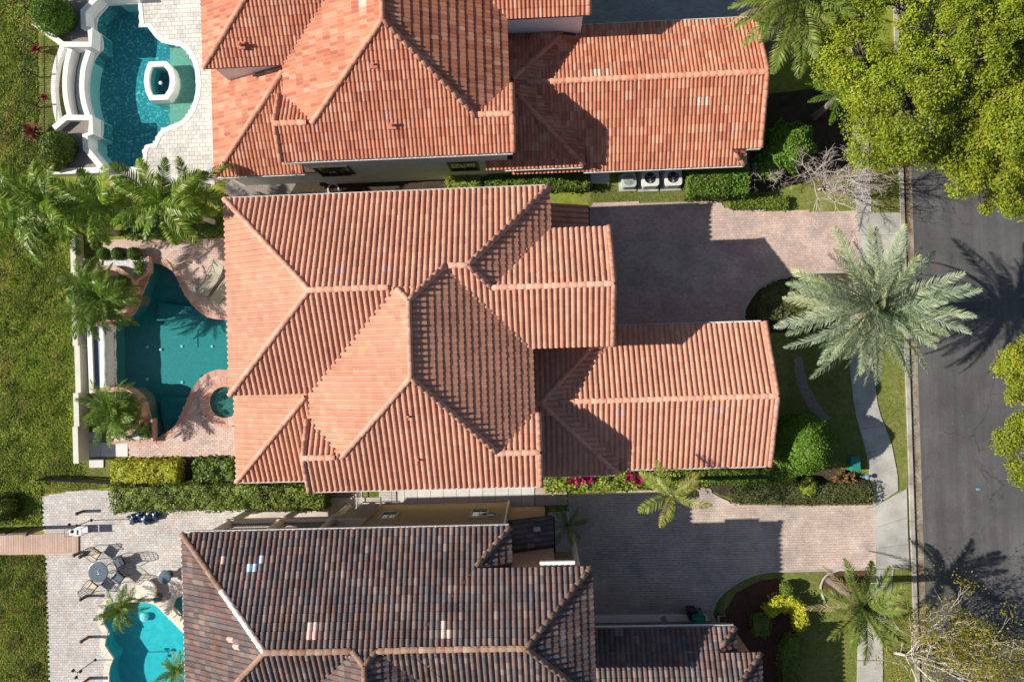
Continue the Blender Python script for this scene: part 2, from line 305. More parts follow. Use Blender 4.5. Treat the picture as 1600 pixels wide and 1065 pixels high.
M['basin1'] = m_plaster('basin_sparkle', [(.035, .23, .28), (.05, .34, .37), (.34, .72, .72)], 9., .38, .66)  # pale flecks paint the water's sparkle into the basin colour
M['basin3'] = m_plaster('basin_cyan', [(.05, .50, .56), (.09, .62, .66)], 3)
M['shelf1'] = m_plaster('basin_sand', [(.42, .42, .30), (.55, .55, .42)], 8)
M['shelf'] = m_plain('blue_mosaic', (.10, .16, .26), .5, .4, 22)
M['water2'] = m_water('water_teal', (.50, .78, .78), 9., .10)
M['water1'] = m_water('water_turq', (.48, .80, .83), 7., .30)
M['water3'] = m_water('water_cyan', (.50, .86, .88), 2.5, .06)
M['foam'] = m_plain('water_foam', (.86, .88, .90), .25, .15, 12, .6)
M['poolwall'] = m_plain('wet_wall', (.30, .36, .38), .5, .2, 5)
M['lamp'] = m_plain('pool_light', (.75, .85, .85), .3, .05, 3)
M['rust'] = m_plain('brown_fern', (.20, .09, .04), .9, .3, 8)
M['bluep'] = m_plain('blue_plastic', (.16, .28, .45), .5, .1, 5)
#==BODY==
# ================================================================ the setting
def pave(name, poly, mat, parent, lx, ly, gap, z, th=.03, pat='run', holes=(), ang=0., singles=0, near=None, skip=None):
    """block paving inside a polygon; rows run along x (turned by ang); real blocks with open joints"""
    pl = np.array([p[:2] for p in poly]); c, s = math.cos(ang), math.sin(ang); R = np.array([[c, s], [-s, c]])
    q = pl @ R.T; x0, y0 = q.min(0); x1, y1 = q.max(0); nx = int((x1 - x0) / lx) + 2; ny = int((y1 - y0) / ly) + 2
    I, J = np.meshgrid(np.arange(nx), np.arange(ny)); I = I.ravel(); J = J.ravel()
    cx = x0 + I * lx + (np.where(J % 2, lx / 2, 0) if pat == 'run' else 0); cy = y0 + J * ly
    w = np.stack([cx, cy], 1) @ R; ok = inside(poly, w[:, 0], w[:, 1])
    for h in holes: ok &= ~inside(h, w[:, 0], w[:, 1])
    cx, cy, w = cx[ok], cy[ok], w[ok]; n = len(cx); hx, hy = (lx - gap) / 2, (ly - gap) / 2
    zz = z + th + rng.normal(0, .0012, n); tn = rng.random(n)
    jit = rng.normal(0, .0016, (n, 2))
    off = np.array([(-hx, -hy), (hx, -hy), (hx, hy), (-hx, hy)])
    one = np.zeros(n, bool)
    if singles:
        d = np.hypot(w[:, 0] - near[0], w[:, 1] - near[1]); one[np.argsort(d)[:singles]] = True
        me = mesh('paver', [(a, b, e) for e in (-th, 0) for a, b in off @ R], [[4, 5, 6, 7], [0, 1, 5, 4], [1, 2, 6, 5], [2, 3, 7, 6], [3, 0, 4, 7]], mat)
        for i in np.nonzero(one)[0]: link('paver', me, parent, Matrix.Translation((w[i, 0], w[i, 1], zz[i])))
    kk = ~one; n = kk.sum()
    if n:
        c2 = np.stack([cx, cy], 1)[kk] + jit[kk]; V = np.zeros((n, 8, 3)); xy = (c2[:, None, :] + off[None]) @ R
        V[:, :4, :2] = xy; V[:, 4:, :2] = xy; V[:, :4, 2] = z; V[:, 4:, 2] = zz[kk][:, None]
        fb = np.array([[4, 5, 6, 7], [0, 1, 5, 4], [1, 2, 6, 5], [2, 3, 7, 6], [3, 0, 4, 7]])
        Fs = (fb[None] + (np.arange(n) * 8)[:, None, None]).reshape(-1, 4)
        o = obj('pavers', V, Fs, mat, parent, np.repeat(tn[kk], 5)); o['kind'] = 'stuff'
ROADA = math.radians(0)
# pools first: their outlines cut the ground
pool2 = smooth_loop(PP([(238, 409), (265, 418), (279, 436), (288, 457), (306, 480), (324, 494), (352, 499), (374, 502), (378, 540), (372, 578), (340, 578), (318, 588), (303, 605), (288, 639), (274, 666), (253, 681), (245, 686), (238, 664), (231, 639), (217, 614), (199, 602), (180, 602), (179, 570), (179, 535), (180, 503), (197, 498), (213, 484), (222, 457), (231, 436), (236, 415)]), 4)
pool1 = PP([(169, 8), (218, 5), (220, 41), (233, 42)] + [(242, 57), (249, 63), (257, 67), (268, 69), (281, 71), (290, 77), (298, 87), (304, 100), (307, 115), (308, 132), (307, 148), (303, 163), (296, 178), (287, 188), (278, 194), (267, 197), (257, 201), (250, 207), (245, 215), (242, 225)] + [(225, 228), (225, 262), (174, 264), (150, 239), (149, 216), (160, 214), (160, 191), (149, 190), (141, 165), (138, 140), (140, 112), (149, 86), (160, 82), (160, 56), (150, 54), (150, 30)])
pool3 = smooth_loop(PP([(160, 962), (162, 951), (168, 943), (180, 939), (200, 938), (221, 940), (240, 941), (257, 956), (292, 992), (315, 1020), (318, 1060), (310, 1095), (240, 1105), (190, 1098), (172, 1070), (170, 1050), (172, 1039), (177, 1027), (166, 1013), (163, 1004), (165, 996), (170, 988), (163, 977)]), 4)
GZ = -.05
g = sheet('ground', [(-120, -120), (120, -120), (120, 120), (-120, 120)], GZ, M['field'], [pool1, pool2, pool3])
# road, kerb and gutter pan
KX = [P(1404, 260)[0], P(1430, 1065)[0]]; KY = [P(1404, 260)[1], P(1430, 1065)[1]]
def kx(y, d=0.): return KX[0] + (KX[1] - KX[0]) * (y - KY[0]) / (KY[1] - KY[0]) + d
road = sheet('road', [(kx(-90, .62), -90), (60, -90), (60, 90), (kx(90, .62), 90)], -.04, M['asphalt'])
kerb = tag(bpy.data.objects.new('kerb', None), kind='structure'); COL.objects.link(kerb); BASE[kerb.name] = np.zeros(3)
for i in range(-14, 16):
    y0, y1 = i * 1.9, i * 1.9 + 1.885
    MB().prism([(kx(y0), y0), (kx(y0, .20), y0), (kx(y1, .20), y1), (kx(y1), y1)], -.2, .075).build('kerb_stone', M['kerb'], kerb)
    MB().prism([(kx(y0, .203), y0), (kx(y0, .66), y0), (kx(y1, .66), y1), (kx(y1, .203), y1)], -.2, -.03).build('gutter_slab', M['gutterpan'], kerb)
# lawns and beds
def lawn(name, pts, z=-.02, mat='lawn'): return sheet(name, PP(pts), z, M[mat])
lawn('lawn', [(905, 280), (1060, 285), (1075, 300), (1230, 300), (1330, 240), (1410, 230), (1410, 330), (1345, 335), (1140, 328), (1125, 318), (920, 322)])
lawn('lawn', [(1200, 500), (1330, 470), (1350, 440), (1413, 430), (1419, 772), (1365, 792), (1345, 700), (1330, 740), (1200, 740)])
lawn('lawn', [(1180, 890), (1425, 880), (1434, 1120), (1180, 1120)])
lawn('lawn', [(1140, 786), (1366, 782), (1366, 795), (1140, 795), (1100, 765), (1110, 760)])
lawn('lawn', [(62, 40), (110, 75), (100, 210), (60, 215)])
lawn('lawn', [(122, 372), (165, 372), (165, 690), (200, 692), (200, 745), (135, 745), (128, 600)])
lawn('planting_bed', [(1160, 508), (1163, 480), (1180, 455), (1210, 438), (1260, 428), (1330, 425), (1335, 480), (1290, 520), (1200, 520)], -.012, 'soil')
lawn('planting_bed', [(845, 735), (1240, 722), (1330, 735), (1362, 750), (1362, 786), (1160, 786), (1120, 770), (1095, 758), (850, 768)], -.012, 'soil')
lawn('planting_bed', [(1170, 150), (1350, 130), (1340, 260), (1200, 300), (1172, 300)], -.012, 'soil')
lawn('planting_bed', [(690, 270), (930, 258), (930, 300), (690, 304)], -.012, 'soil')
lawn('planting_bed', [(1115, 990), (1118, 955), (1140, 925), (1175, 908), (1215, 903), (1240, 925), (1245, 1000), (1225, 1100), (1115, 1100)], -.012, 'mulch')
lawn('planting_bed', [(1280, 910), (1288, 896), (1310, 890), (1366, 889), (1366, 905), (1340, 935), (1290, 935)], -.012, 'mulch')
lawn('planting_bed', [(180, 712), (375, 712), (560, 752), (560, 800), (470, 800), (180, 790)], -.012, 'soil')
lawn('planting_bed', [(0, 290), (350, 270), (356, 372), (150, 378), (0, 400)], -.012, 'field')
lawn('gravel_path', [(405, 275), (470, 273), (450, 309), (350, 312), (330, 285)], -.016, 'gravel')
lawn('planting_bed', [(470, 273), (760, 262), (760, 300), (450, 309)], -.016, 'soil')
lawn('gravel_path', [(505, 765), (565, 763), (565, 792), (505, 792)], -.010, 'gravel')
lawn('stone_path', [(1240, 560), (1252, 556), (1262, 600), (1285, 640), (1300, 655), (1286, 660), (1262, 635), (1245, 600)], -.010, 'gravel')
lawn('gravel_path', [(1120, 955), (1140, 918), (1180, 896), (1255, 892), (1258, 900), (1190, 905), (1150, 925), (1130, 960)], -.008, 'lawn')
# pavement: slabs laid one by one
pvm = tag(bpy.data.objects.new('pavement', None), kind='structure'); COL.objects.link(pvm); BASE['pavement'] = np.zeros(3)
def slabs(left, right, n, mat='concrete', parent=pvm, z=.03, gap=.012, name='slab'):
    L = PP(left); R_ = PP(right)
    def at(line, t):
        s = t * (len(line) - 1); i = min(int(s), len(line) - 2); return line[i] + (line[i + 1] - line[i]) * (s - i)
    for i in range(n):
        a, b = (i + gap / 2) / n, (i + 1 - gap / 2) / n; m = (a + b) / 2
        q = [at(L, a), at(R_, a), at(R_, m), at(R_, b), at(L, b), at(L, m)]
        MB().prism(q[::-1], -.15, z + random.uniform(-.003, .003), random.random()).build(name, M[mat], parent)
slabs([(1328, -20), (1331, 120), (1333, 240), (1338, 332)], [(1353, -20), (1355, 120), (1357, 240), (1361, 332)], 11)
slabs([(1338, 332.5), (1342, 385), (1340, 440)], [(1406.5, 332.5), (1409, 385), (1410, 440)], 3)
slabs([(1325, 440.5), (1326, 560), (1335, 640), (1352, 700), (1362, 760), (1365, 791)], [(1360, 440.5), (1362, 560), (1372, 640), (1392, 690), (1402, 740), (1403, 766)], 8)
slabs([(1365, 791.5), (1367, 840), (1368, 888)], [(1416.5, 763), (1418, 830), (1421, 888)], 3)
slabs([(1368, 888.5), (1352, 940), (1341, 985), (1338, 1100)], [(1396, 888.5), (1390, 940), (1379, 985), (1379, 1100)], 5)
# driveways
dw2 = PP([(925, 318), (1020, 316), (1125, 314), (1133, 323), (1150, 328), (1343, 331), (1347, 385), (1344, 426), (1262, 428), (1215, 437), (1185, 452), (1166, 478), (1161, 515), (905, 520), (905, 380)])
d2 = sheet('driveway', dw2, -.004, M['joint']); pave('pavers', dw2, M['pav2'], d2, .17, .13, .008, -.004, .03)
dw3 = PP([(888, 772), (1000, 766), (1100, 764), (1112, 772), (1135, 783), (1165, 790), (1370, 791), (1373, 886), (1250, 890), (1190, 893), (1145, 912), (1118, 940), (1107, 980), (1107, 1010), (880, 1010), (880, 900)])
d3 = sheet('driveway', dw3, -.004, M['joint']); pave('pavers', dw3, M['pav3'], d3, .17, .13, .008, -.004, .03)
dw1 = PP([(880, -60), (1180, -60), (1180, 60), (880, 60)])
d1 = sheet('driveway', dw1, -.004, M['joint']); pave('pavers', dw1, M['pav1'], d1, .22, .11, .008, -.004, .03)
def edging(pts, mat, w, z1, name='edging_kerb', par=None, label=None):
    L = PP(smooth_loop(pts, 4, False)); return MB().strip(L, w, -.1, z1).build(name, M[mat], par)
edging([(1161, 512), (1164, 480), (1185, 451), (1215, 436), (1262, 427), (1330, 424)], 'concrete', .12, .06, par=d2)
edging([(1107, 985), (1117, 941), (1145, 913), (1190, 894), (1250, 891), (1366, 888)], 'concrete', .10, .06, par=d3)
edging([(1289, 940), (1282, 918), (1290, 899), (1310, 890)], 'concrete', .07, .05, par=d3)
edging([(1000, 767), (1099, 763), (1112, 771), (1136, 783), (1165, 789.5), (1364, 790)], 'pav3', .10, .035, par=d3)
# terraces
dk2 = PP([(158, 376), (356, 373), (385, 378), (392, 712), (202, 714), (200, 690), (165, 640), (165, 430)])
t2 = sheet('terrace', dk2, -.004, M['joint_l'], [pool2]); pave('pavers', dk2, M['pat2'], t2, .24, .12, .009, -.004, .03, holes=[smooth_loop(pool2, 1)])
dk1 = PP([(219, -40), (345, -40), (350, 275), (330, 292), (172, 290), (172, 266.5), (225, 262), (225, 228), (242, 225), (245, 215), (250, 207), (257, 201), (267, 197), (278, 194), (287, 188), (296, 178), (303, 163), (307, 148), (308, 132), (307, 115), (304, 100), (298, 87), (290, 77), (281, 71), (268, 69), (257, 67), (249, 63), (242, 57), (233, 42), (220, 41), (218, 5)])
t1 = sheet('terrace', dk1, -.004, M['joint_l']); pave('pavers', dk1, M['pat1'], t1, .30, .225, .012, -.004, .03, singles=300, near=P(275, 60))
dk3 = PP([(66, 775), (100, 769), (140, 764), (190, 768), (200, 788), (420, 784), (420, 830), (340, 1110), (80, 1110), (73, 900)])
t3 = sheet('terrace', dk3, -.004, M['joint_l'], [pool3]); pave('pavers', dk3, M['pat3'], t3, .20, .13, .009, -.004, .03, holes=[pool3])
# boardwalk
bw = tag(bpy.data.objects.new('boardwalk', None), kind='structure'); COL.objects.link(bw); BASE['boardwalk'] = np.zeros(3)
a, b = P(-30, 836), P(124, 832); c_, d_ = P(-30, 864), P(124, 862)
n = 58; V = MB()
for i in range(n):
    u, v = (i + .06) / n, (i + .94) / n
    V.prism([c_ + (d_ - c_) * u, c_ + (d_ - c_) * v, a + (b - a) * v, a + (b - a) * u], .03, .08 + random.uniform(-.004, .004), random.random())
V.build('planks', M['plank'], bw)['kind'] = 'stuff'
MB().strip([P(-30, 864.6), P(124, 862.6)], .08, -.05, .09).build('bearer', M['plank'], bw)
# the pale slabs at the side of the middle house and by the pool gate
sp_ = tag(bpy.data.objects.new('side_path', None), kind='structure'); COL.objects.link(sp_); BASE['side_path'] = np.zeros(3)
slabs([(592, 760), (835, 748)], [(592, 790), (835, 790)], 12, 'slab', sp_, .02, .03)
slabs([(836, 748), (886, 746)], [(836, 790), (886, 788)], 3, 'pav3', sp_, .02, .03)
gp = tag(bpy.data.objects.new('gate_path', None), kind='structure'); COL.objects.link(gp); BASE['gate_path'] = np.zeros(3)
for q in ([(135, 691), (158, 691), (158, 713), (135, 714)], [(158.6, 691), (200, 690), (200, 713), (158.6, 713)], [(135, 675), (158, 674), (158, 690.4), (135, 690.4)], [(140, 716.5), (162, 716.5), (162, 730), (140, 730)]):
    MB().prism(PP(q)[::-1], -.1, .035, random.random()).build('slab', M['slab'], gp)
# ================================================================ pools
def ring(outer, w, inward=False):
    L = [np.array(p[:2]) for p in outer]; n = len(L); A = sum(L[i][0] * L[(i + 1) % n][1] - L[(i + 1) % n][0] * L[i][1] for i in range(n)); out = []
    for i in range(n):
        d = L[(i + 1) % n] - L[i - 1]; d /= max(np.linalg.norm(d), 1e-9); nn = np.array([d[1], -d[0]]) * (1 if A > 0 else -1); out.append(L[i] + nn * w)
    return out
def pool(label, outline, depth, wz, basin, water, coping, cw, loc, copz=.045, skip=None):
    t = thing('swimming_pool', label, 'pool', (loc[0], loc[1], 0)); n = len(outline)
    V = [(p[0], p[1], .0) for p in outline] + [(p[0], p[1], -depth) for p in outline]
    obj('basin', V, [[i, (i + 1) % n, n + (i + 1) % n, n + i] for i in range(n)] + [list(map(lambda q: q + n, tr)) for tr in tessellate_polygon([[Vector((p[0], p[1], 0)) for p in outline]])], M[basin], t)
    sheet('water', outline, wz, M[water], parent=t, kind=None)
    if coping:
        o2 = ring(outline, cw); inn = ring(outline, -.04)
        L = [np.array(p[:2]) for p in outline]; cum = np.cumsum([0] + [np.linalg.norm(L[(i + 1) % n] - L[i]) for i in range(n)])
        m = max(4, int(round(cum[-1] / .42)))
        def at(line, s):
            i = int(min(np.searchsorted(cum, s, 'right') - 1, n - 1)); u = (s - cum[i]) / max(cum[i + 1] - cum[i], 1e-9); p, q = np.array(line[i][:2]), np.array(line[(i + 1) % n][:2]); return p + (q - p) * u
        for j in range(m):
            s0, s1 = cum[-1] * (j + .02) / m, cum[-1] * (j + .98) / m
            qs = [at(inn, s0), at(inn, s1), at(o2, s1), at(o2, s0)]
            if skip and inside(skip, np.array([qs[0][0]]), np.array([qs[0][1]]))[0]: continue
            MB().prism(qs, -.06, copz, random.random()).build('coping_stone', M[coping], t)
    return t
p2 = pool('teal freeform pool beside the salmon-tiled house, with a spill edge and round planters', pool2, .95, -.12, 'basin2', 'water2', 'coping2', .26, P(265, 550), skip=PP([(160, 506), (192, 506), (192, 600), (160, 600)]))
p1 = pool('turquoise pool with white raised walls and a white spa island', pool1, .9, -.10, 'basin1', 'water1', 'coping_w', .22, P(230, 130))
p3 = pool('bright cyan scalloped pool on the grey paved terrace', pool3, .85, -.12, 'basin3', 'water3', 'coping3', .28, P(230, 1010))
# steps, shelves and lights inside the pools
def shelf(px, z0, z1, mat, par, name='step'): return MB().prism(PP(px)[::-1], z0, z1).build(name, M[mat], par)
shelf([(303, 606), (318, 588), (340, 579), (341, 606), (318, 610)], -.94, -.15, 'shelf', p2, 'tanning_shelf')
shelf([(240, 514), (295, 514), (295, 543), (240, 543)], -.94, -.92, 'basin2', p2, 'floor_step')
shelf([(242, 622), (286, 622), (270, 660), (250, 676), (243, 655)], -.94, -.6, 'basin2', p2)
shelf([(236, 470), (300, 480), (315, 498), (232, 500)], -.94, -.78, 'basin2', p2)
for x, y in [(247, 487), (277, 483), (250, 546), (229, 592), (283, 597), (229, 542), (283, 541), (330, 541)]:
    q = P(x, y, -.12); MB().lathe((q[0] * 1.02, q[1] * 1.02, -.935 if (x, y) not in ((250, 546), (283, 541)) else -.915), [(.075, 0), (.075, .03), (.03, .035)], 10).build('return_fitting', M['lamp'], p2)
shelf([(262, 72), (282, 72), (297, 88), (306, 115), (307, 148), (296, 178), (278, 193), (262, 197)], -.89, -.22, 'shelf1', p1, 'tanning_shelf')
shelf([(262, 958), (292, 994), (315, 1022), (300, 1040), (240, 975)], -.84, -.4, 'basin3', p3)
q = P(222, 966, -.5); MB().lathe((q[0], q[1], -.84), [(.22, 0), (.22, .2), (.1, .25)], 14).build('pool_light', M['lamp'], p3)
def spa(label, c, r_in, r_out, h, wmat, cmat, par_loc=None, sx=1., sy=1., n=22, basin='basin2'):
    c = P(*c); t = thing('spa', label, 'spa', (c[0], c[1], 0))
    for j in range(n):
        a0, a1 = 2 * math.pi * (j + .02) / n, 2 * math.pi * (j + .98) / n
        q = [(c[0] + sx * r * math.cos(a), c[1] + sy * r * math.sin(a)) for r, a in ((r_in, a0), (r_out, a0), (r_out, a1), (r_in, a1))]
        MB().prism(q, -.9, h, random.random()).build('rim_stone', M[cmat], t)
    MB().lathe((c[0], c[1], -.6), [(r_in * .999, 0), (r_in * .999, .03)], 24, 0, sx, sy).build('basin', M[basin], t)
    MB().lathe((c[0], c[1], -.57), [(r_in * .45, 0), (r_in * .45, .3)], 16, 0, sx, sy).build('step', M[basin], t)
    MB().lathe((c[0], c[1], h - .1), [(r_in * .998, 0), (r_in * .998, .002)], 24, 0, sx, sy).build('water', M[wmat], t)
    return t
spa('round spa with broad pink paved rim at the edge of the salmon-tiled roof', (353, 628), .82, 1.32, .18, 'water2', 'coping2')
spa('round spa with cream rim half under the brown-tiled roof', (290, 944), .55, .85, .25, 'water3', 'coping3', n=16)
# H1 spa: straight sided island
c = P(255, 131); t = thing('spa', 'white-rimmed spa island with two rounded ends standing in the turquoise pool', 'spa', (c[0], c[1], 0))
def cap_oct(kx_, ky_):
    return [(c[0] + a * kx_, c[1] + b * ky_) for a, b in ((-.62, 1), (.5, 1), (.86, .62), (1, .2), (1, -.2), (.86, -.62), (.5, -1), (-.62, -1), (-.86, -.5), (-.94, 0), (-.86, .5))]
o_, i_ = cap_oct(.86, 1.02), cap_oct(.58, .75); n = len(o_)
for j in range(n): MB().prism([o_[j], o_[(j + 1) % n], i_[(j + 1) % n], i_[j]][::-1], -1.4, .42).build('rim_stone', M['coping_w'], t)
MB().prism(i_[::-1], -.5, -.45).build('basin', M['basin1'], t); MB().prism(i_[::-1], .25, .253).build('water', M['water1'], t)
MB().lathe((c[0], c[1] - .05, .2), [(.02, 0), (.10, .06), (.03, .12)], 10).build('fountain_jet', M['foam'], t)
# H1 raised garden walls round the pool
def gwall(name, label, pts, w, z, mat='coping_w', cat='wall', sm=False):
    if sm: pts = smooth_loop(pts, 5, False)
    L = PP(pts); c0 = L[len(L) // 2]; t = thing(name, label, cat, (c0[0], c0[1], 0))
    MB().strip(L, w * .86, -1.3, z - .06).build('wall', M['stucco1'], t); MB().strip(L, w, z - .06, z).build('coping', M[mat], t); return t
gwall('planter_wall', 'white stepped planter wall round the gravel bed with the big round bush', [(68, 45), (113, 79), (155, 79), (155, 55), (145, 53), (144, 28), (168, 4), (220, 2)], .30, .75)
gwall('planter_wall', 'white stepped planter wall round the lower gravel bed of the turquoise pool', [(99, 207), (118, 191), (156, 191), (156, 215), (147, 218), (148, 238), (172, 267)], .30, .75)
gwall('planter_wall', 'low white curved wall nearest the fence beside the turquoise pool', [(104, 74), (93, 105), (89, 142), (93, 177), (100, 205)], .24, .3, sm=True)
gwall('planter_wall', 'white curved wall between the grass arc and the dry trough', [(121, 84), (115, 110), (113, 138), (115, 163), (121, 188)], .26, .6, sm=True)
gwall('spill_wall', 'pale curved spill wall with water running into the turquoise pool', [(146, 84), (138, 110), (135.5, 138), (138, 163), (146, 190)], .28, .4, sm=True)
MB().strip(PP(smooth_loop([(133, 84), (126, 110), (124, 138), (126, 163), (133, 190)], 5, False)), .32, -.02, .03).build('trough_floor', M['poolwall'], p1)
sheet('gravel_bed', PP([(80, -20), (160, -20), (142, 28), (143, 54), (153, 56), (153, 77), (114, 77), (70, 45)]), .45, M['gravel'])
sheet('gravel_bed', PP([(102, 206), (119, 193), (154, 193), (154, 213), (145, 219), (147, 239), (170, 266), (85, 270), (85, 220)]), .40, M['gravel'])
MB().strip(PP([(84, 272), (171, 269)]), .3, -.1, .5).build('end_wall', M['coping_w'], p1)
MB().strip(PP([(172, 268), (226, 265)]), .32, -.1, .06).build('end_coping', M['coping_w'], p1)
# H2 raised trough with the bright spill sheet, and the two round planters
c = P(160, 555); t = thing('spill_trough', 'raised pink-rimmed water trough spilling a white sheet into the teal pool', 'water feature', (c[0], c[1], 0))
for q in ([(146, 505), (153, 505), (157, 613), (150, 613)], [(153.2, 505), (176, 502), (176, 508), (153.5, 511)], [(156, 607), (181, 602), (181, 608), (156.5, 613)]):
    MB().prism(PP(q)[::-1], -1.2, .55).build('rim', M['coping2'] if q[0][0] > 150 else M['coping_w'], t)
MB().prism(PP([(153.5, 511), (168, 509), (170, 606), (156.5, 607)])[::-1], .2, .4).build('trough_water', M['shelf'], t)
wv, wf = [], []
for i, (x, z) in enumerate([(165, .47), (169, .50), (174, .45), (177, .25), (180, -.11)]):
    for y in np.linspace(507, 604, 24):
        q = P(x + (y - 555) * .02, y); wv.append((q[0] + .02 * math.sin(y * 1.7) * (i > 1), q[1], z))
wf = [[i * 24 + j, i * 24 + j + 1, (i + 1) * 24 + j + 1, (i + 1) * 24 + j] for i in range(4) for j in range(23)]
obj('spill_sheet', wv, wf, M['foam'], t, smooth=True); MB().prism(PP([(169, 507), (173, 507), (175, 604), (171, 604)])[::-1], -1.2, .43).build('weir', M['poolwall'], t)
def planter(label, c, r, a0, a1, z):
    c = P(*c); t = thing('round_planter', label, 'planter', (c[0], c[1], 0)); n = 26
    for j in range(n):
        u, v = [math.radians(a0 + (a1 - a0) * (j + e) / n) for e in (.01, .99)]
        MB().prism([(c[0] + rr * math.cos(aa), c[1] + rr * math.sin(aa)) for rr, aa in ((r - .24, u), (r, u), (r, v), (r - .24, v))], -1.3, z, random.random()).build('rim_stone', M['coping2'], t)
    MB().lathe((c[0], c[1], -.1), [(r - .24, 0), (r - .24, z - .05)], 30).build('soil', M['soil'], t); return c
PL1 = planter('round pink-rimmed planter with three palms at the upper corner of the teal pool', (180, 458), 1.42, -100, 130, .62)
PL2 = planter('round pink-rimmed planter with one palm cluster at the lower corner of the teal pool', (193, 643), 1.36, -95, 110, .62)
for lab, px in (('raised pink-edged bed of white gravel under the three ball topiaries', [(164, 404), (238, 404), (236, 425), (214, 440), (200, 420), (164, 418)]), ('small pink-edged bed of white gravel by the lower planter of the teal pool', [(205, 668), (243, 655), (244, 686), (180, 690), (180, 682)])):
    L = PP(px); c = L[0]; t = thing('gravel_bed', lab, 'gravel bed', (c[0], c[1], 0))
    MB().prism(L[::-1], -.1, .3).build('gravel', M['gravel_w'], t); MB().strip(L + [L[0]], .16, -.1, .36).build('edging', M['coping2'], t)
# H2 garden wall on the west, stepping up
t = thing('garden_wall', 'cream stepped garden wall between the rough field and the teal pool', 'wall', tuple(P(130, 540)))
segs = [(366, 428, .70), (428, 478, .55), (478, 540, .74), (540, 612, .62), (612, 663, .82), (663, 719, .95)]
for y0, y1, z in segs:
    x0, x1 = 127 + (y0 - 366) * .03, 127 + (y1 - 366) * .03
    MB().strip([P(x0, y0 + .4), P(x1, y1 - .4)], .20, -.1, z - .05).build('wall_panel', M['wall2'], t); MB().strip([P(x0, y0), P(x1, y1)], .28, z - .05, z).build('coping', M['wall2'], t)
# ================================================================ houses
def tile_profile(kind):
    if kind == 'S': return [(0, .0), (.03, .030), (.11, .054), (.24, .070), (.40, .075), (.56, .067), (.68, .046), (.75, .010), (.87, .003), (1.0, .0)]
    return [(0, .006), (.09, .034), (.28, .050), (.52, .045), (.70, .016), (1.0, .006)]
def tile_geo(w, e, kind):
    pr = tile_profile(kind); m = len(pr); V = []
    for b, dz in ((-.035, .018), (-.035, .046), (e + .01, .012)):
        for a, c in pr: V.append((a * w, b, c * (1 if dz != .018 else .55) + dz))
    Fs = [[r * m + i, r * m + i + 1, (r + 1) * m + i + 1, (r + 1) * m + i] for r in range(2) for i in range(m - 1)]
    return np.array(V), Fs
def cap_geo(L, r):
    V = []; n = 7
    for b, k, dz in ((-.04, .86, 0), (-.04, 1.0, .02), (L, .86, 0)):
        for i in range(n): th = math.pi * i / (n - 1); V.append((r * k * math.cos(th), b, r * k * math.sin(th) * .9 + dz))
    return np.array(V), [[q * n + i, q * n + i + 1, (q + 1) * n + i + 1, (q + 1) * n + i] for q in range(2) for i in range(n - 1)]
def clip2(poly, a, b, c):                            # keep a*x+b*y+c >= 0
    out = []; n = len(poly)
    for i in range(n):
        p, q = poly[i], poly[(i + 1) % n]; fp, fq = a * p[0] + b * p[1] + c, a * q[0] + b * q[1] + c
        if fp >= -1e-9: out.append(p)
        if (fp > 1e-9 and fq < -1e-9) or (fp < -1e-9 and fq > 1e-9):
            t = fp / (fp - fq); out.append(tuple(np.array(p) + (np.array(q) - np.array(p)) * t))
    return out
class Block:
    def __init__(s, x0, x1, y0, y1, ze, p, sides, rakes='', cut=None, wall=True, inset=.2, wz=0.):
        s.__dict__.update(locals()); s.cut = cut or []
    def dist(s, k, x, y): return {'N': s.y1 - y, 'S': y - s.y0, 'W': x - s.x0, 'E': s.x1 - x}[k]
    def lin(s, k): return {'N': (0, -1, s.y1), 'S': (0, 1, -s.y0), 'W': (1, 0, -s.x0), 'E': (-1, 0, s.x1)}[k]
    def poly(s, k):
        q = [(s.x0, s.y0), (s.x1, s.y0), (s.x1, s.y1), (s.x0, s.y1)]; a = s.lin(k)
        for o in s.sides:
            if o != k: b = s.lin(o); q = clip2(q, b[0] - a[0], b[1] - a[1], b[2] - a[2])
            if len(q) < 3: return []
        return q
    def h(s, x, y):
        ok = (x >= s.x0 - 1e-6) & (x <= s.x1 + 1e-6) & (y >= s.y0 - 1e-6) & (y <= s.y1 + 1e-6)
        return np.where(ok, s.ze + s.p * np.min([s.dist(k, x, y) for k in s.sides], 0), -99.)
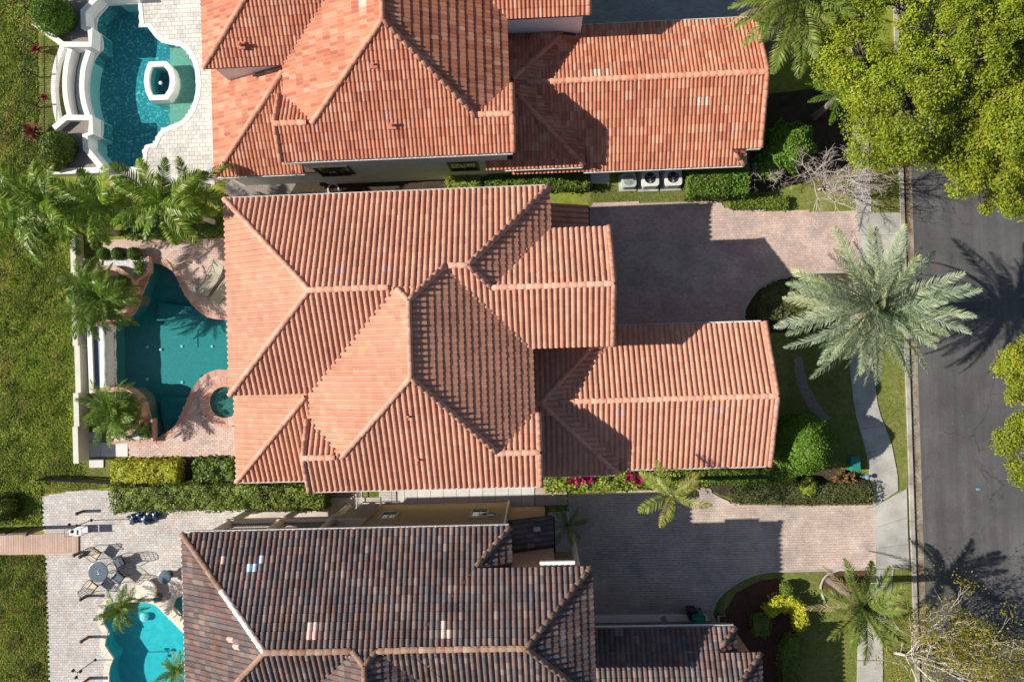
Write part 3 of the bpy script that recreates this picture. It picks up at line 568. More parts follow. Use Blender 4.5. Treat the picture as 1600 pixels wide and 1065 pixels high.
def build_house(name, label, loc, blocks, w, e, kind, mt, mc, mw, over=(), capover=None, cr=.13):
    t = thing(name, label, 'house', loc); B0 = base(t)
    for i, b in enumerate(blocks): b.off = .006 * (len(blocks) - i)
    roof = None; dk = MB()
    for b in blocks:
        for k in b.sides:
            q = b.poly(k)
            if not q: continue
            z = [b.ze + b.p * b.dist(k, *v) - .02 + b.off for v in q]; n = len(q)
            dk.add([(v[0], v[1], zz) for v, zz in zip(q, z)] + [(v[0], v[1], zz - .16) for v, zz in zip(q, z)], [list(range(n)), list(range(n, 2 * n))[::-1]] + [[i, n + i, n + (i + 1) % n, (i + 1) % n] for i in range(n)])
    roof = dk.build('roof', M['deck'], t)
    TV, TF = tile_geo(w, e, kind); full = []; VV, FF, TT, nv = [], [], [], 0
    def hidden(b, X, Y, Z):
        r = np.zeros(np.shape(X), bool)
        for o in blocks:
            if o is not b: r |= (o.h(X, Y) + o.off > Z + b.off + .0015)
        return r
    for b in blocks:
        for k in b.sides:
            q = b.poly(k)
            if not q: continue
            Bd = {'N': (0, -1), 'S': (0, 1), 'W': (1, 0), 'E': (-1, 0)}[k]; A = np.array([Bd[1], -Bd[0]], float); Bv = np.array(Bd, float)
            cs = 1 / math.sqrt(1 + b.p ** 2); e0 = {'N': (0, b.y1), 'S': (0, b.y0), 'W': (b.x0, 0), 'E': (b.x1, 0)}[k]; e0 = np.array(e0, float)
            S = [np.dot(A, v) for v in q]; T = [b.dist(k, *v) / cs for v in q]
            I, J = np.meshgrid(np.arange(int(math.floor(min(S) / w)) - 1, int(math.ceil(max(S) / w)) + 1), np.arange(0, int(max(T) / e) + 1)); I, J = I.ravel(), J.ravel()
            def xy(s_, t_): return e0[None] + np.outer(s_, A) + np.outer(t_ * cs, Bv) if True else None
            cor = [xy((I + a) * w, (J + c) * e) for a, c in ((0, 0), (1, 0), (1, 1), (0, 1), (.5, .5), (.5, 0), (.5, 1), (0, .5), (1, .5))]
            ins = [np.array([inside(q, c[:, 0], c[:, 1] )])[0] for c in [cc + (np.array([np.mean([v[0] for v in q]), np.mean([v[1] for v in q])]) - cc) * 1e-4 for cc in cor]]
            allin = np.all(ins[:4], 0); anyin = np.any(ins, 0)
            hid = np.all([hidden(b, c[:, 0], c[:, 1], b.ze + b.p * (((c - e0) @ Bv))) | ~ins[m] for m, c in enumerate(cor)], 0)
            nz = np.array([-Bv[0] * b.p, -Bv[1] * b.p, 1.]) * cs; up = np.array([Bv[0], Bv[1], b.p]) * cs; a3 = np.array([A[0], A[1], 0])
            R = np.stack([a3, up, nz], 1)
            for i in np.nonzero(anyin & ~hid)[0]:
                o = np.array([*xy(np.array([I[i] * w]), np.array([J[i] * e]))[0], b.ze + b.p * J[i] * e * cs + b.off]); o = o + nz * random.uniform(-.004, .004)
                cen = cor[4][i]
                if allin[i]:
                    vis = not hidden(b, cen[0], cen[1], b.ze + b.p * J[i] * e * cs + .05)
                    full.append((o, R, vis)); continue
                V = TV @ R.T + o
                half = []
                for m in range(len(q)):
                    p0, p1 = np.array(q[m]), np.array(q[(m + 1) % len(q)]); d = p1 - p0
                    if np.linalg.norm(d) < 1e-6: continue
                    if abs(b.dist(k, *q[m])) < 1e-6 and abs(b.dist(k, *q[(m + 1) % len(q)])) < 1e-6: continue
                    half.append((-d[1], d[0], d[1] * p0[0] - d[0] * p0[1]))
                tt = random.random()
                for f in TF:
                    pl = [tuple(V[j]) for j in f]
                    for a_, b_, c_2 in half:
                        pl = clip2(pl, a_, b_, c_2)
                        if len(pl) < 3: break
                    if len(pl) >= 3: VV.append(np.array(pl)); FF.append(list(range(nv, nv + len(pl)))); TT.append(tt); nv += len(pl)
    # replacement tiles of another colour
    special = {}
    for px, py, mm in over:
        bi, bd = None, 9
        for i, (o, R, vis) in enumerate(full):
            if not vis: continue
            pt = P(px, py, o[2]); d = math.hypot(pt[0] - o[0] - R[0, 0] * w / 2 - R[0, 1] * e / 2, pt[1] - o[1] - R[1, 0] * w / 2 - R[1, 1] * e / 2)
            if d < bd: bd, bi = d, i
        if bi is not None: special[bi] = mm
    def seen(o): return abs(o[0] / (H - o[2])) < .74 and -.49 < o[1] / (H - o[2]) < .50
    order = sorted([i for i, f in enumerate(full) if f[2] and seen(f[0])], key=lambda i: -full[i][0][2])
    pick = set(list(special) + order[:300 - len(special)]); cache = {}
    for i in pick:
        mm = special.get(i, mt)
        if mm not in cache: cache[mm] = mesh('roof_tile', TV, TF, M[mm], smooth=False)
        o, R, _ = full[i]; X = Matrix([[*R[r], (o - B0)[r]] for r in range(3)] + [[0, 0, 0, 1]]); link('roof_tile', cache[mm], roof, X)
    rest = [f for i, f in enumerate(full) if i not in pick]
    if rest:
        V = np.concatenate([TV @ R.T + o for o, R, _ in rest]); nf = len(TF); base_f = np.array(TF)
        Fa = (base_f[None] + (np.arange(len(rest)) * len(TV))[:, None, None]).reshape(-1, 4)
        obj('roof_tiles', V, Fa, M[mt], roof, np.repeat(rng.random(len(rest)), nf))['kind'] = 'stuff'
    if VV: obj('cut_tiles', np.concatenate(VV), FF, M[mt], roof, TT)['kind'] = 'stuff'
    # ridge, hip and rake caps
    CL = .36; CV, CF = cap_geo(CL, cr); caps = []
    for b in blocks:
        segs = set()
        for k in b.sides:
            q = b.poly(k)
            for m in range(len(q)):
                p0, p1 = q[m], q[(m + 1) % len(q)]; z0, z1 = [b.ze + b.p * b.dist(k, *p) for p in (p0, p1)]
                if math.hypot(p0[0] - p1[0], p0[1] - p1[1]) < .1: continue
                on = [o for o in b.sides if o != k and abs(b.dist(o, *p0) - b.dist(k, *p0)) < 1e-4 and abs(b.dist(o, *p1) - b.dist(k, *p1)) < 1e-4]
                rk = [o for o in b.rakes if abs(b.dist(o, *p0)) < 1e-4 and abs(b.dist(o, *p1)) < 1e-4]
                if not on and not rk: continue
                a, c = (tuple(np.round((*p0, z0), 4)), tuple(np.round((*p1, z1), 4)))
                if a[2] > c[2] or (a[2] == c[2] and a > c): a, c = c, a
                segs.add((a, c, bool(rk)))
        for a, c, rk in segs:
            a, c = np.array(a), np.array(c); d = c - a; L = np.linalg.norm(d); d /= L; n = max(1, int(round(L / CL)))
            sd_ = np.cross(d, (0, 0, 1)); sd_ /= np.linalg.norm(sd_); upv = np.cross(sd_, d); R = np.stack([sd_, d, upv], 1)
            for i in range(n):
                o = a + d * (L * i / n); mid = a + d * (L * (i + .5) / n)
                if not rk:
                    bad = hidden(b, mid[0], mid[1], mid[2] + .03)
                    for ob in blocks:
                        if ob is b or bad: continue
                        for sg in (-.25, 0, .25):
                            qx, qy = mid[0] + sd_[0] * sg, mid[1] + sd_[1] * sg; ho, hb = float(ob.h(qx, qy)), float(b.h(qx, qy))
                            if sg and ho > hb + .05 and hb > 0: bad = True
                            if not sg and abs(ho - hb) < .03 and ob.off > b.off: bad = True
                    if bad: continue
                if rk and hidden(b, mid[0], mid[1], mid[2] + .12): continue
                o = o + upv * (.055 if kind == 'S' else .035) + np.array([0, 0, b.off]) + sd_ * random.uniform(-.008, .008)
                caps.append((o, R * np.array([1, (L / n) / CL, 1])[None]))
    order = sorted(range(len(caps)), key=lambda i: -(caps[i][0][2] + 100 * seen(caps[i][0]))); cache = {}
    VV, FF, TT, nv = [], [], [], 0
    for j, i in enumerate(order):
        o, R = caps[i]
        if j < 300:
            mm = mc
            if capover and capover(o): mm = 'mortar'
            if mm not in cache: cache[mm] = mesh('ridge_tile', CV, CF, M[mm], smooth=True)
            link('ridge_tile', cache[mm], roof, Matrix([[*R[r], (o - B0)[r]] for r in range(3)] + [[0, 0, 0, 1]]))
        else: VV.append(CV @ R.T + o); FF += [[q + nv for q in f] for f in CF]; TT += [random.random()] * len(CF); nv += len(CV)
    if VV: obj('ridge_tiles', np.concatenate(VV), FF, M[mc], roof, TT)['kind'] = 'stuff'
    # walls
    for i, b in enumerate(blocks):
        if not b.wall: continue
        s_ = b.inset + .004 * i; x0, x1, y0, y1 = b.x0 + s_, b.x1 - s_, b.y0 + s_, b.y1 - s_
        MB().box(x0, x1, y0, y1, b.wz, b.ze - .14).build('wall', M[mw], t)
        gm = MB()                                   # gable triangles above the wall
        for k in 'NSEW':
            if k in b.sides or k not in b.rakes: continue
            if k in 'EW':
                X = x1 if k == 'E' else x0; m_ = (y0 + y1) / 2; hz = b.ze + b.p * (m_ - b.y0) - .2
                gm.add([(X, y0, b.ze - .14), (X, y1, b.ze - .14), (X, m_, hz), (X - (.2 if k == 'E' else -.2), y0, b.ze - .14), (X - (.2 if k == 'E' else -.2), y1, b.ze - .14), (X - (.2 if k == 'E' else -.2), m_, hz)], [[0, 1, 2], [5, 4, 3], [0, 2, 5, 3], [1, 4, 5, 2]])
        if gm.V: gm.build('gable', M[mw], t)
    return t, roof
def gutter(t, a, b, z, mat='white'):                # open trough along an eave from a to b (world xy), standing outside it
    a, b = np.array(a, float), np.array(b, float); d = (b - a) / np.linalg.norm(b - a); n = np.array([d[1], -d[0]]); m = MB()
    def bar(o0, o1, z0, z1): m.prism([a + n * o0, b + n * o0, b + n * o1, a + n * o1], z0, z1)
    bar(.0, .015, z - .12, z + .0); bar(.105, .125, z - .12, z + .02); bar(.0155, .1045, z - .12, z - .105)
    for i in range(int(np.linalg.norm(b - a) / .9)):
        q = a + d * (.5 + i * .9); m.prism([q + n * .016, q + n * .104, q + n * .104 + d * .03, q + n * .016 + d * .03], z - .01, z + .012)
    return m.build('gutter', M[mat], t)
def pipe(t, px, py, z, mat, r=.05, h=.22):
    q = P(px, py, z + h * .7); m = MB(); m.tube([(q[0], q[1], z - .15), (q[0], q[1], z + h)], r, 10); m.box(q[0] - .16, q[0] + .16, q[1] - .16, q[1] + .16, z - .04, z + .03); return m.build('vent_pipe', M[mat], t)
def window(t, x0, x1, z0, z1, Y, face, fm, arch=False, div=True):
    """window in a wall of constant y; face = +1 looks north, -1 south"""
    f = MB(); b = .10; g = face
    def bx(xa, xb, za, zb, d0, d1): ya, yb = sorted((Y + g * d0, Y + g * d1)); f.box(xa, xb, ya, yb, za, zb)
    bx(x0 - b, x1 + b, z1, z1 + b, -.05, .07); bx(x0 - b, x1 + b, z0 - b, z0, -.05, .09); bx(x0 - b, x0, z0 + .001, z1 - .001, -.05, .06); bx(x1, x1 + b, z0 + .001, z1 - .001, -.05, .06)
    o = f.build('window', M[fm], t); m = MB(); ya, yb = sorted((Y + g * .004, Y + g * .012)); m.box(x0, x1, ya, yb, z0, z1); m.build('pane', M['glass'], o)
    if div:
        m = MB(); ya, yb = sorted((Y + g * .013, Y + g * .035)); m.box((x0 + x1) / 2 - .02, (x0 + x1) / 2 + .02, ya, yb, z0, z1); m.build('glazing_bar', M[fm], o)
    return o
PT = .456
# ---- middle house
E2 = 5.35
b2 = [Block(-13.83, -5.0, -1.75, 7.0, E2, PT, 'NSW'), Block(-5.5, 3.30, -.05, 5.10, E2, PT, 'NS', 'E'), Block(-6.2, .70, -.05, 7.0, E2, PT, 'NSE'),
      Block(-10.38, -.05, -6.13, -3.03, E2, PT, 'NS', 'EW', wall=False), Block(-10.22, -.27, -6.13, 7.0, E2, PT, 'NSEW'),
      Block(-14.75, -9.85, -6.10, -1.25, 2.9, PT, 'WS'), Block(-1.5, 3.55, -6.12, .90, 3.10, .40, 'NSE', wall=False), Block(-.5, 10.78, -5.95, .75, 2.85, .40, 'NS', 'E'),
      Block(-.2, 2.55, 3.6, 6.62, 2.9, PT, 'E', wall=False)]
h2, r2 = build_house('tiled_house', 'middle house with an even salmon-pink tiled roof and teal pool', (-4, 0, 0), b2, .25, .32, 'S', 'tile2', 'cap2', 'stucco2',
    over=[(528, 428, 'lilac_tile'), (538, 428, 'lilac_tile'), (596, 426, 'lilac_tile'), (605, 426, 'lilac_tile'), (964, 645, 'lilac_tile'), (972, 644, 'lilac_tile'), (1122, 640, 'lilac_tile'), (1130, 640, 'lilac_tile')])
def eave(t, x0, x1, y, z, side, mat='white'): return gutter(t, (x1, y), (x0, y), z, mat) if side == 'N' else gutter(t, (x0, y), (x1, y), z, mat)
eave(h2, -13.8, .55, 7.0, E2, 'N'); eave(h2, -10.2, -.1, -6.13, E2, 'S'); eave(h2, -14.7, -11.2, -6.10, 2.9, 'S'); eave(h2, 3.4, 10.6, .75, 2.85, 'N'); eave(h2, 3.6, 10.6, -5.95, 2.85, 'S'); eave(h2, -.3, 3.45, -6.12, 3.10, 'S')
gutter(h2, (2.55, 3.7), (2.55, 6.6), 2.9, 'dark')
pipe(h2, 637, 651, 6.9, 'tile2'); pipe(h2, 652, 718, 5.95, 'tile2', .06, .3)
m = MB(); m.box(10.545, 10.58, -5.2, -.0, .0, 2.25); gd = m.build('garage_door', M['white'], h2)
for i in range(4): MB().box(10.581, 10.595, -5.15, -.05, .06 + i * .55, .56 + i * .55).build('door_panel', M['white'], gd)
for x in (-12.5, -9.5, -6.5, -3.5): window(h2, x, x + 1.1, 3.4, 4.7, 6.803, 1, 'white')
for x in (-8.6, -5.6, -2.6): window(h2, x, x + 1.1, 3.4, 4.7, -5.914, -1, 'white')
MB().prism([(-10.385, -6.0), (-10.355, -6.0), (-10.355, -3.1), (-10.385, -3.1)], 5.2, 5.34).build('barge_board', M['white'], h2)
# ---- upper house
E1 = 5.35
b1 = [Block(-14.64, -5.0, 13.0, 23.0, E1, PT, 'NSW'), Block(-11.25, -.78, 8.65, 11.55, E1, PT, 'NS', 'EW', wall=False), Block(-11.0, -.95, 8.65, 24.0, E1, PT, 'NSEW'),
      Block(-6.0, 2.72, 14.58, 22.0, E1, PT, 'NS', 'E'), Block(-15.42, -10.5, 8.75, 14.0, 2.9, PT, 'WS'),
      Block(-2.2, 2.45, 8.50, 15.45, 3.05, .42, 'NSE', wall=False), Block(-1.2, 10.85, 9.10, 15.2, 2.85, .42, 'NS', 'E'), Block(-1.0, 10.15, 8.38, 12.0, 2.546, .42, 'SE', wall=False)]
h1, r1 = build_house('tiled_house', 'upper house with a patchy orange tiled roof and turquoise pool', (-4, 14, 0), b1, .185, .40, 'D', 'tile1', 'cap1', 'stucco1',
    over=[(930, 158, 'pink_tile'), (940, 158, 'pink_tile'), (948, 158, 'pink_tile'), (575, 4, 'pink_tile'), (575, 12, 'pink_tile'), (1095, 152, 'pink_tile'), (1106, 152, 'pink_tile'), (610, 184, 'lilac_tile'), (580, 98, 'lilac_tile')])
eave(h1, -11.1, -.85, 8.65, E1, 'S'); eave(h1, -15.3, -11.05, 8.75, 2.9, 'S'); eave(h1, 2.5, 10.15, 8.38, 2.546, 'S'); eave(h1, 10.25, 10.85, 9.10, 2.85, 'S'); eave(h1, 2.5, 10.7, 15.2, 2.85, 'N'); eave(h1, -1.3, 2.4, 8.50, 3.05, 'S')
gutter(h1, (10.15, 8.45), (10.15, 9.0), 2.546); gutter(h1, (-15.42, 13.0), (-15.42, 8.8), 2.9)
pipe(h1, 374, 68, 5.9, 'tile1', .07, .3); pipe(h1, 612, 194, 6.0, 'tile1', .06, .3); pipe(h1, 583, 100, 7.0, 'tile1', .04, .15)
YW = 8.65 + .208
for a, b in (((503, 259), (543, 273)), ((704, 253), (746, 265))):
    xa, za = PW(a[0] + 3, b[1], YW); xb, zb = PW(b[0] - 3, a[1], YW); window(h1, min(xa, xb), max(xa, xb), min(za, zb), max(za, zb), YW, -1, 'bronze')
# ---- lower house
E3 = 5.8; HN = -7.85
b3 = [Block(-15.95, -1.46, -16.6, HN, E3, PT, 'NSWE', wall=False), Block(-6.6, 1.95, -15.0, -9.42, E3 + PT * 1.57, PT, 'NSE', wall=False), Block(-12.3, -2.55, -26, HN, E3, PT, 'NSEW', wall=False),
      Block(-3.0, 9.90, -21.0, -14.62, 3.25, PT, 'NSE', inset=.25), Block(-2.0, 8.90, -19.0, -13.60, 3.25 - PT * 1.02, PT, 'NE', wall=False), Block(-3.0, .42, -9.95, -8.1, 3.0, .40, 'E', wall=False)]
def pale(o): q = (P(345, 905, o[2]), P(412, 1008, o[2])); return q[0][0] < o[0] < q[1][0] and abs((o[0] + 15.95) - (HN - o[1])) < .3 and o[1] < -8.5
h3, r3 = build_house('tiled_house', 'lower house with a mottled dark brown tiled roof and cyan pool', (-5, -12, 0), b3, .243, .34, 'S', 'tile3', 'cap3', 'stucco3',
    over=[(353, 878, 'pink_tile'), (388, 890, 'blue_tile'), (398, 889, 'blue_tile'), (409, 879, 'blue_tile'), (480, 980, 'pink_tile'), (490, 977, 'pink_tile'), (480, 990, 'pink_tile'), (491, 988, 'pink_tile'), (694, 985, 'pink_tile'), (703, 984, 'pink_tile'), (693, 976, 'pink_tile'), (376, 1010, 'pink_tile'), (366, 1000, 'pink_tile'), (841, 825, 'pink_tile')], capover=pale)
eave(h3, -15.9, -1.5, HN, E3, 'N'); eave(h3, 2.0, 8.85, -13.60, 3.25 - PT * 1.02, 'N'); gutter(h3, (-15.95, -8), (-15.95, -16), E3)
MB().prism([(-.2, -9.38), (1.3, -9.38), (1.3, -9.2), (-.2, -9.2)], 6.2, 6.38).build('fascia', M['white'], h3)
gutter(h3, (.42, -9.9), (.42, -8.15), 3.0, 'dark')
# walls of the lower house: solid part and the open two-storey loggia at the pool end
YN = HN - .2
XL = P(595, 785)[0]
MB().box(XL, -1.66, -16.1, YN, 0, E3 - .14).build('wall', M['stucco3'], h3); MB().box(-15.45, XL - .003, -16.1, YN - 2.2, 0, E3 - .141).build('wall', M['stucco3'], h3)
MB().box(-15.45, XL - .003, YN - 2.197, YN, 2.75, 2.98).build('balcony_floor', M['trim3'], h3); MB().box(-15.5, XL - .003, YN - .22, YN + .03, 5.15, E3 - .145).build('beam', M['stucco3'], h3)
MB().box(-15.5, XL - .004, YN - .20, YN + .05, 2.55, 2.749).build('beam', M['stucco3'], h3); MB().box(-15.45, XL - .004, YN - 2.19, YN + .4, -.03, .05).build('loggia_floor', M['pat3'], h3)
for x in (-15.25, -12.7, -10.2):
    c = MB(); c.lathe((x, YN - .1, .05), [(.24, 0), (.24, .12), (.16, .2), (.15, 2.3), (.22, 2.42), (.22, 2.5)], 14); c.build('column', M['trim3'], h3, True)
    c = MB(); c.lathe((x, YN - .1, 2.981), [(.22, 0), (.22, .1), (.15, .18), (.14, 2.0), (.2, 2.1), (.2, 2.168)], 14); c.build('column', M['trim3'], h3, True)
    if x < -11:
        r = MB(); r.box(x + .24, x + 2.28, YN - .13, YN - .09, 3.9, 3.95); r.box(x + .24, x + 2.28, YN - .125, YN - .095, 3.05, 3.08)
        for j in range(18): r.box(x + .30 + j * .115, x + .32 + j * .115, YN - .12, YN - .10, 3.081, 3.899)
        r.build('railing', M['dark'], h3)
for a, b in (((584, 801), (628, 811)), ((728, 797), (768, 808))):
    xa, za = PW((a[0] + 8), b[1], YN); xb, zb = PW(b[0] - 6, a[1], YN); window(h3, xa, xb, min(za, zb), max(za, zb), YN, 1, 'trim3')
xo, zo = PW(810, 803, YN)
o = MB()
pts = [(.42 * math.cos(2 * math.pi * i / 20), .30 * math.sin(2 * math.pi * i / 20)) for i in range(21)]
o.tube([(-2.55 + a, YN + .01, zo + b) for a, b in pts], .06, 6, cap=False); ow = o.build('oval_window', M['trim3'], h3)
obj('pane', [(-2.55 + a, YN + .012, zo + b) for a, b in pts[:20]], [list(range(20))[::-1]], M['glass'], ow)
MB().tube([(-1.75, YN + .06, .1), (-1.75, YN + .06, 5.55)], .045, 8).build('downspout', M['white'], h3)
MB().tube([(XL + .1, YN + .05, .1), (XL + .1, YN + .05, 5.6)], .04, 8).build('downspout', M['stucco3'], h3)
MB().box(-6.4, .45, -14.8, -9.62, 0, 6.33).build('wall', M['stucco3'], h3); MB().box(.453, 1.75, -14.79, -10.7, 0, 6.32).build('wall', M['stucco3'], h3); MB().lathe((1.45, -9.85, 0), [(.2, 0), (.2, .15), (.15, .25), (.14, 6.0), (.2, 6.15), (.2, 6.35)], 14).build('column', M['trim3'], h3, True)
MB().box(-2.2, .1, -9.6, -8.3, -.02, 2.7).build('wall', M['stucco3'], h3)
MB().prism(PP([(856, 800), (890, 798), (890, 900), (856, 900)])[::-1], -.1, .10).build('door_step', M['slab'], h3)
m = MB(); m.strip([P(920, 966), P(1108, 963)], .35, -.05, .10); m.build('door_sill', M['white'], h3)
# ================================================================ plants
def leaves(C, Nrm, size, asp=.55, spread=.6):
    """one small quad leaf per centre, turned roughly along Nrm"""
    n = len(C); Nn = Nrm + rng.normal(0, spread, (n, 3)); Nn /= np.linalg.norm(Nn, axis=1)[:, None] + 1e-9
    A = np.cross(Nn, rng.normal(0, 1, (n, 3))); A /= np.linalg.norm(A, axis=1)[:, None] + 1e-9; B = np.cross(Nn, A)
    s = (size * rng.uniform(.7, 1.3, n))[:, None]
    V = np.stack([C - A * s, C - B * s * asp, C + A * s, C + B * s * asp], 1).reshape(-1, 3)
    return V, np.arange(4 * n).reshape(-1, 4)
def leafobj(name, C, Nrm, size, mat, parent, asp=.55, spread=.6, tint=None):
    V, Fs = leaves(C, Nrm, size, asp, spread)
    return obj(name, V, Fs, M[mat], parent, rng.random(len(Fs)) if tint is None else tint)
def hedge(label, poly, z, mat, size=.06, dens=260, group=None, name='hedge', rough=.05, wav=.12, cat='hedge', z0=0., core=None):
    """clipped hedge: leaves on the skin of a prism over a leafy core"""
    L = [np.array(p[:2]) for p in poly]; n = len(L); c = np.mean(L, 0); t = thing(name, label, cat, (c[0], c[1], z0), group)
    A = sum(L[i][0] * L[(i + 1) % n][1] - L[(i + 1) % n][0] * L[i][1] for i in range(n)) / 2
    if A < 0: L = L[::-1]; A = -A
    mn, mx = np.min(L, 0), np.max(L, 0); k = int(dens * A * 1.15 * ((mx - mn)[0] * (mx - mn)[1] / A)); q = rng.uniform(mn, mx, (k, 2)); q = q[inside(L, q[:, 0], q[:, 1])]
    f1, f2 = rng.uniform(0, 6, 2)
    def bumpy(x, y): return wav * (np.sin(x * 2.3 + f1) * np.cos(y * 2.9 + f2) * .5 + np.sin(x * 5.1 + y * 4.3 + f2) * .35 + np.sin(x * 9 - y * 8 + f1) * .3)
    C = [np.column_stack([q, z + bumpy(q[:, 0], q[:, 1]) + rng.normal(0, rough, len(q))])]; Nn = [np.tile([0, 0, 1.], (len(q), 1))]
    for i in range(n):
        a, b = L[i], L[(i + 1) % n]; d = b - a; ln = np.linalg.norm(d)
        if ln < .02: continue
        nn = np.array([d[1], -d[0]]) / ln; m = int(dens * ln * z); u = rng.random(m); hz = rng.random(m) ** .8
        p = a + u[:, None] * d + nn * (rng.normal(0, rough, m) + bumpy(u * ln + i * 3, hz * 2))[:, None]
        C.append(np.column_stack([p, z0 + hz * (z - z0)])); Nn.append(np.tile([nn[0], nn[1], .5], (m, 1)))
    leafobj('foliage', np.concatenate(C), np.concatenate(Nn), size, mat, t)
    ins = [c + (p - c) * .96 for p in L]; MB().prism(ins, z0 - .02, z - .07).build('inner_growth', M[mat], t)
    return t
def rect(x0, y0, x1, y1): return PP([(x0, y1), (x1, y1), (x1, y0), (x0, y0)])
def bush(label, c, r, zc, rz, mat, n=2500, size=.06, name='round_bush', cat='bush', group=None, egg=0., lump=.08, stem=True, core=.93):
    t = thing(name, label, cat, (c[0], c[1], 0), group); d = rng.normal(0, 1, (n, 3)); d /= np.linalg.norm(d, axis=1)[:, None]; d[:, 2] = np.where(d[:, 2] < -.55, -d[:, 2], d[:, 2])
    k = 1 + lump * (np.sin(d[:, 0] * 7 + d[:, 2] * 5 + c[0]) * np.sin(d[:, 1] * 8 + c[1])) + rng.normal(0, .025, n); k *= 1 - egg * np.clip(d[:, 2], 0, 1) ** 2
    C = np.column_stack([c[0] + d[:, 0] * r * k, c[1] + d[:, 1] * r * k, zc + d[:, 2] * rz * (1 + rng.normal(0, .02, n))]); C[:, 2] = np.maximum(C[:, 2], .02)
    leafobj('foliage', C, d, size, mat, t)
    m = MB(); m.lathe((c[0], c[1], zc), [(r * core * math.cos(a) * (1 - egg * max(0, math.sin(a)) ** 2) + .001, rz * core * math.sin(a)) for a in np.linspace(-1.3, 1.55, 9)], 14); m.build('inner_growth', M[mat], t, True)
    if stem: MB().tube([(c[0], c[1], -.05), (c[0], c[1], zc)], [.07, .05], 7).build('stem', M['bark'], t)
    return t
def frond_mesh(L, n, ll, lw, droop, curl, mat, vee=.35, fwd=.9, two_tint=False):
    V, Fs, T = [], [], []; pts = []
    for i in range(n + 1):
        u = i / n; pts.append(np.array([L * u * (1 - .10 * u * u * curl), 0, -droop * L * u ** 2.2]))
    for i in range(2, n + 1):
        u = i / n; p = pts[i]; d = pts[i] - pts[i - 1]; d /= np.linalg.norm(d); l = ll * (math.sin(math.pi * min(1, .12 + u * .86)) ** .7) * random.uniform(.85, 1.12) + .03
        for s in (-1, 1):
            a = fwd * (.75 + .5 * u) + random.uniform(-.12, .12); side = np.array([0, s, 0])
            dr = d * math.sin(a) + side * math.cos(a) + np.array([0, 0, vee * (1 - u * .6)]) + rng.normal(0, .06, 3); dr /= np.linalg.norm(dr)
            tip = p + dr * l + np.array([0, 0, -.28 * l * l / ll]); mid = p + dr * l * .5; w = np.cross(dr, (0, 0, 1)); w /= np.linalg.norm(w) + 1e-9; w = w * lw / 2 + np.array([0, 0, random.uniform(-.3, .3) * lw])
            b = len(V); V += [p - w * .5, p + w * .5, mid + w, mid - w, tip]; Fs += [[b, b + 1, b + 2, b + 3], [b + 3, b + 2, b + 4]]; tt = random.uniform(0, .35); T += [tt, tt]
    m = MB(); m.tube(pts, [max(.004, .022 * (L / 2.5) * (1 - .85 * i / n)) for i in range(n + 1)], 4, .1); b = len(V); V += list(m.V[0]); Fs += [[q + b for q in f] for f in m.F]; T += [.15] * len(m.F)
    return mesh('frond', V, Fs, M[mat], T)
FR = {}
def frondset(key, k, *a):
    FR[key] = [frond_mesh(*[v() if callable(v) else v for v in a]) for _ in range(k)]
frondset('date', 5, lambda: random.uniform(3.3, 3.9), 60, .46, .036, lambda: random.uniform(.16, .30), 1., 'palm_d', .45, .75)
frondset('queen', 5, lambda: random.uniform(2.3, 2.9), 52, .52, .055, lambda: random.uniform(.22, .42), 1.2, 'palm_q', .12, .62)
frondset('yellow', 4, lambda: random.uniform(1.9, 2.3), 36, .42, .045, lambda: random.uniform(.25, .4), 1.2, 'palm_y', .25, .6)
frondset('pygmy', 4, lambda: random.uniform(1.25, 1.6), 36, .32, .03, lambda: random.uniform(.35, .55), 1.3, 'palm_g', .15, .7)
frondset('green', 4, lambda: random.uniform(2.3, 2.7), 40, .38, .035, lambda: random.uniform(.2, .35), 1.2, 'palm_g', .35, .7)
frondset('greeny', 4, lambda: random.uniform(2.1, 2.6), 52, .40, .042, lambda: random.uniform(.2, .35), 1.2, 'palm_m', .35, .7)
frondset('dry', 2, lambda: random.uniform(2.6, 3.2), 40, .34, .03, lambda: random.uniform(.4, .6), 1.3, 'palm_x', .1, .8)
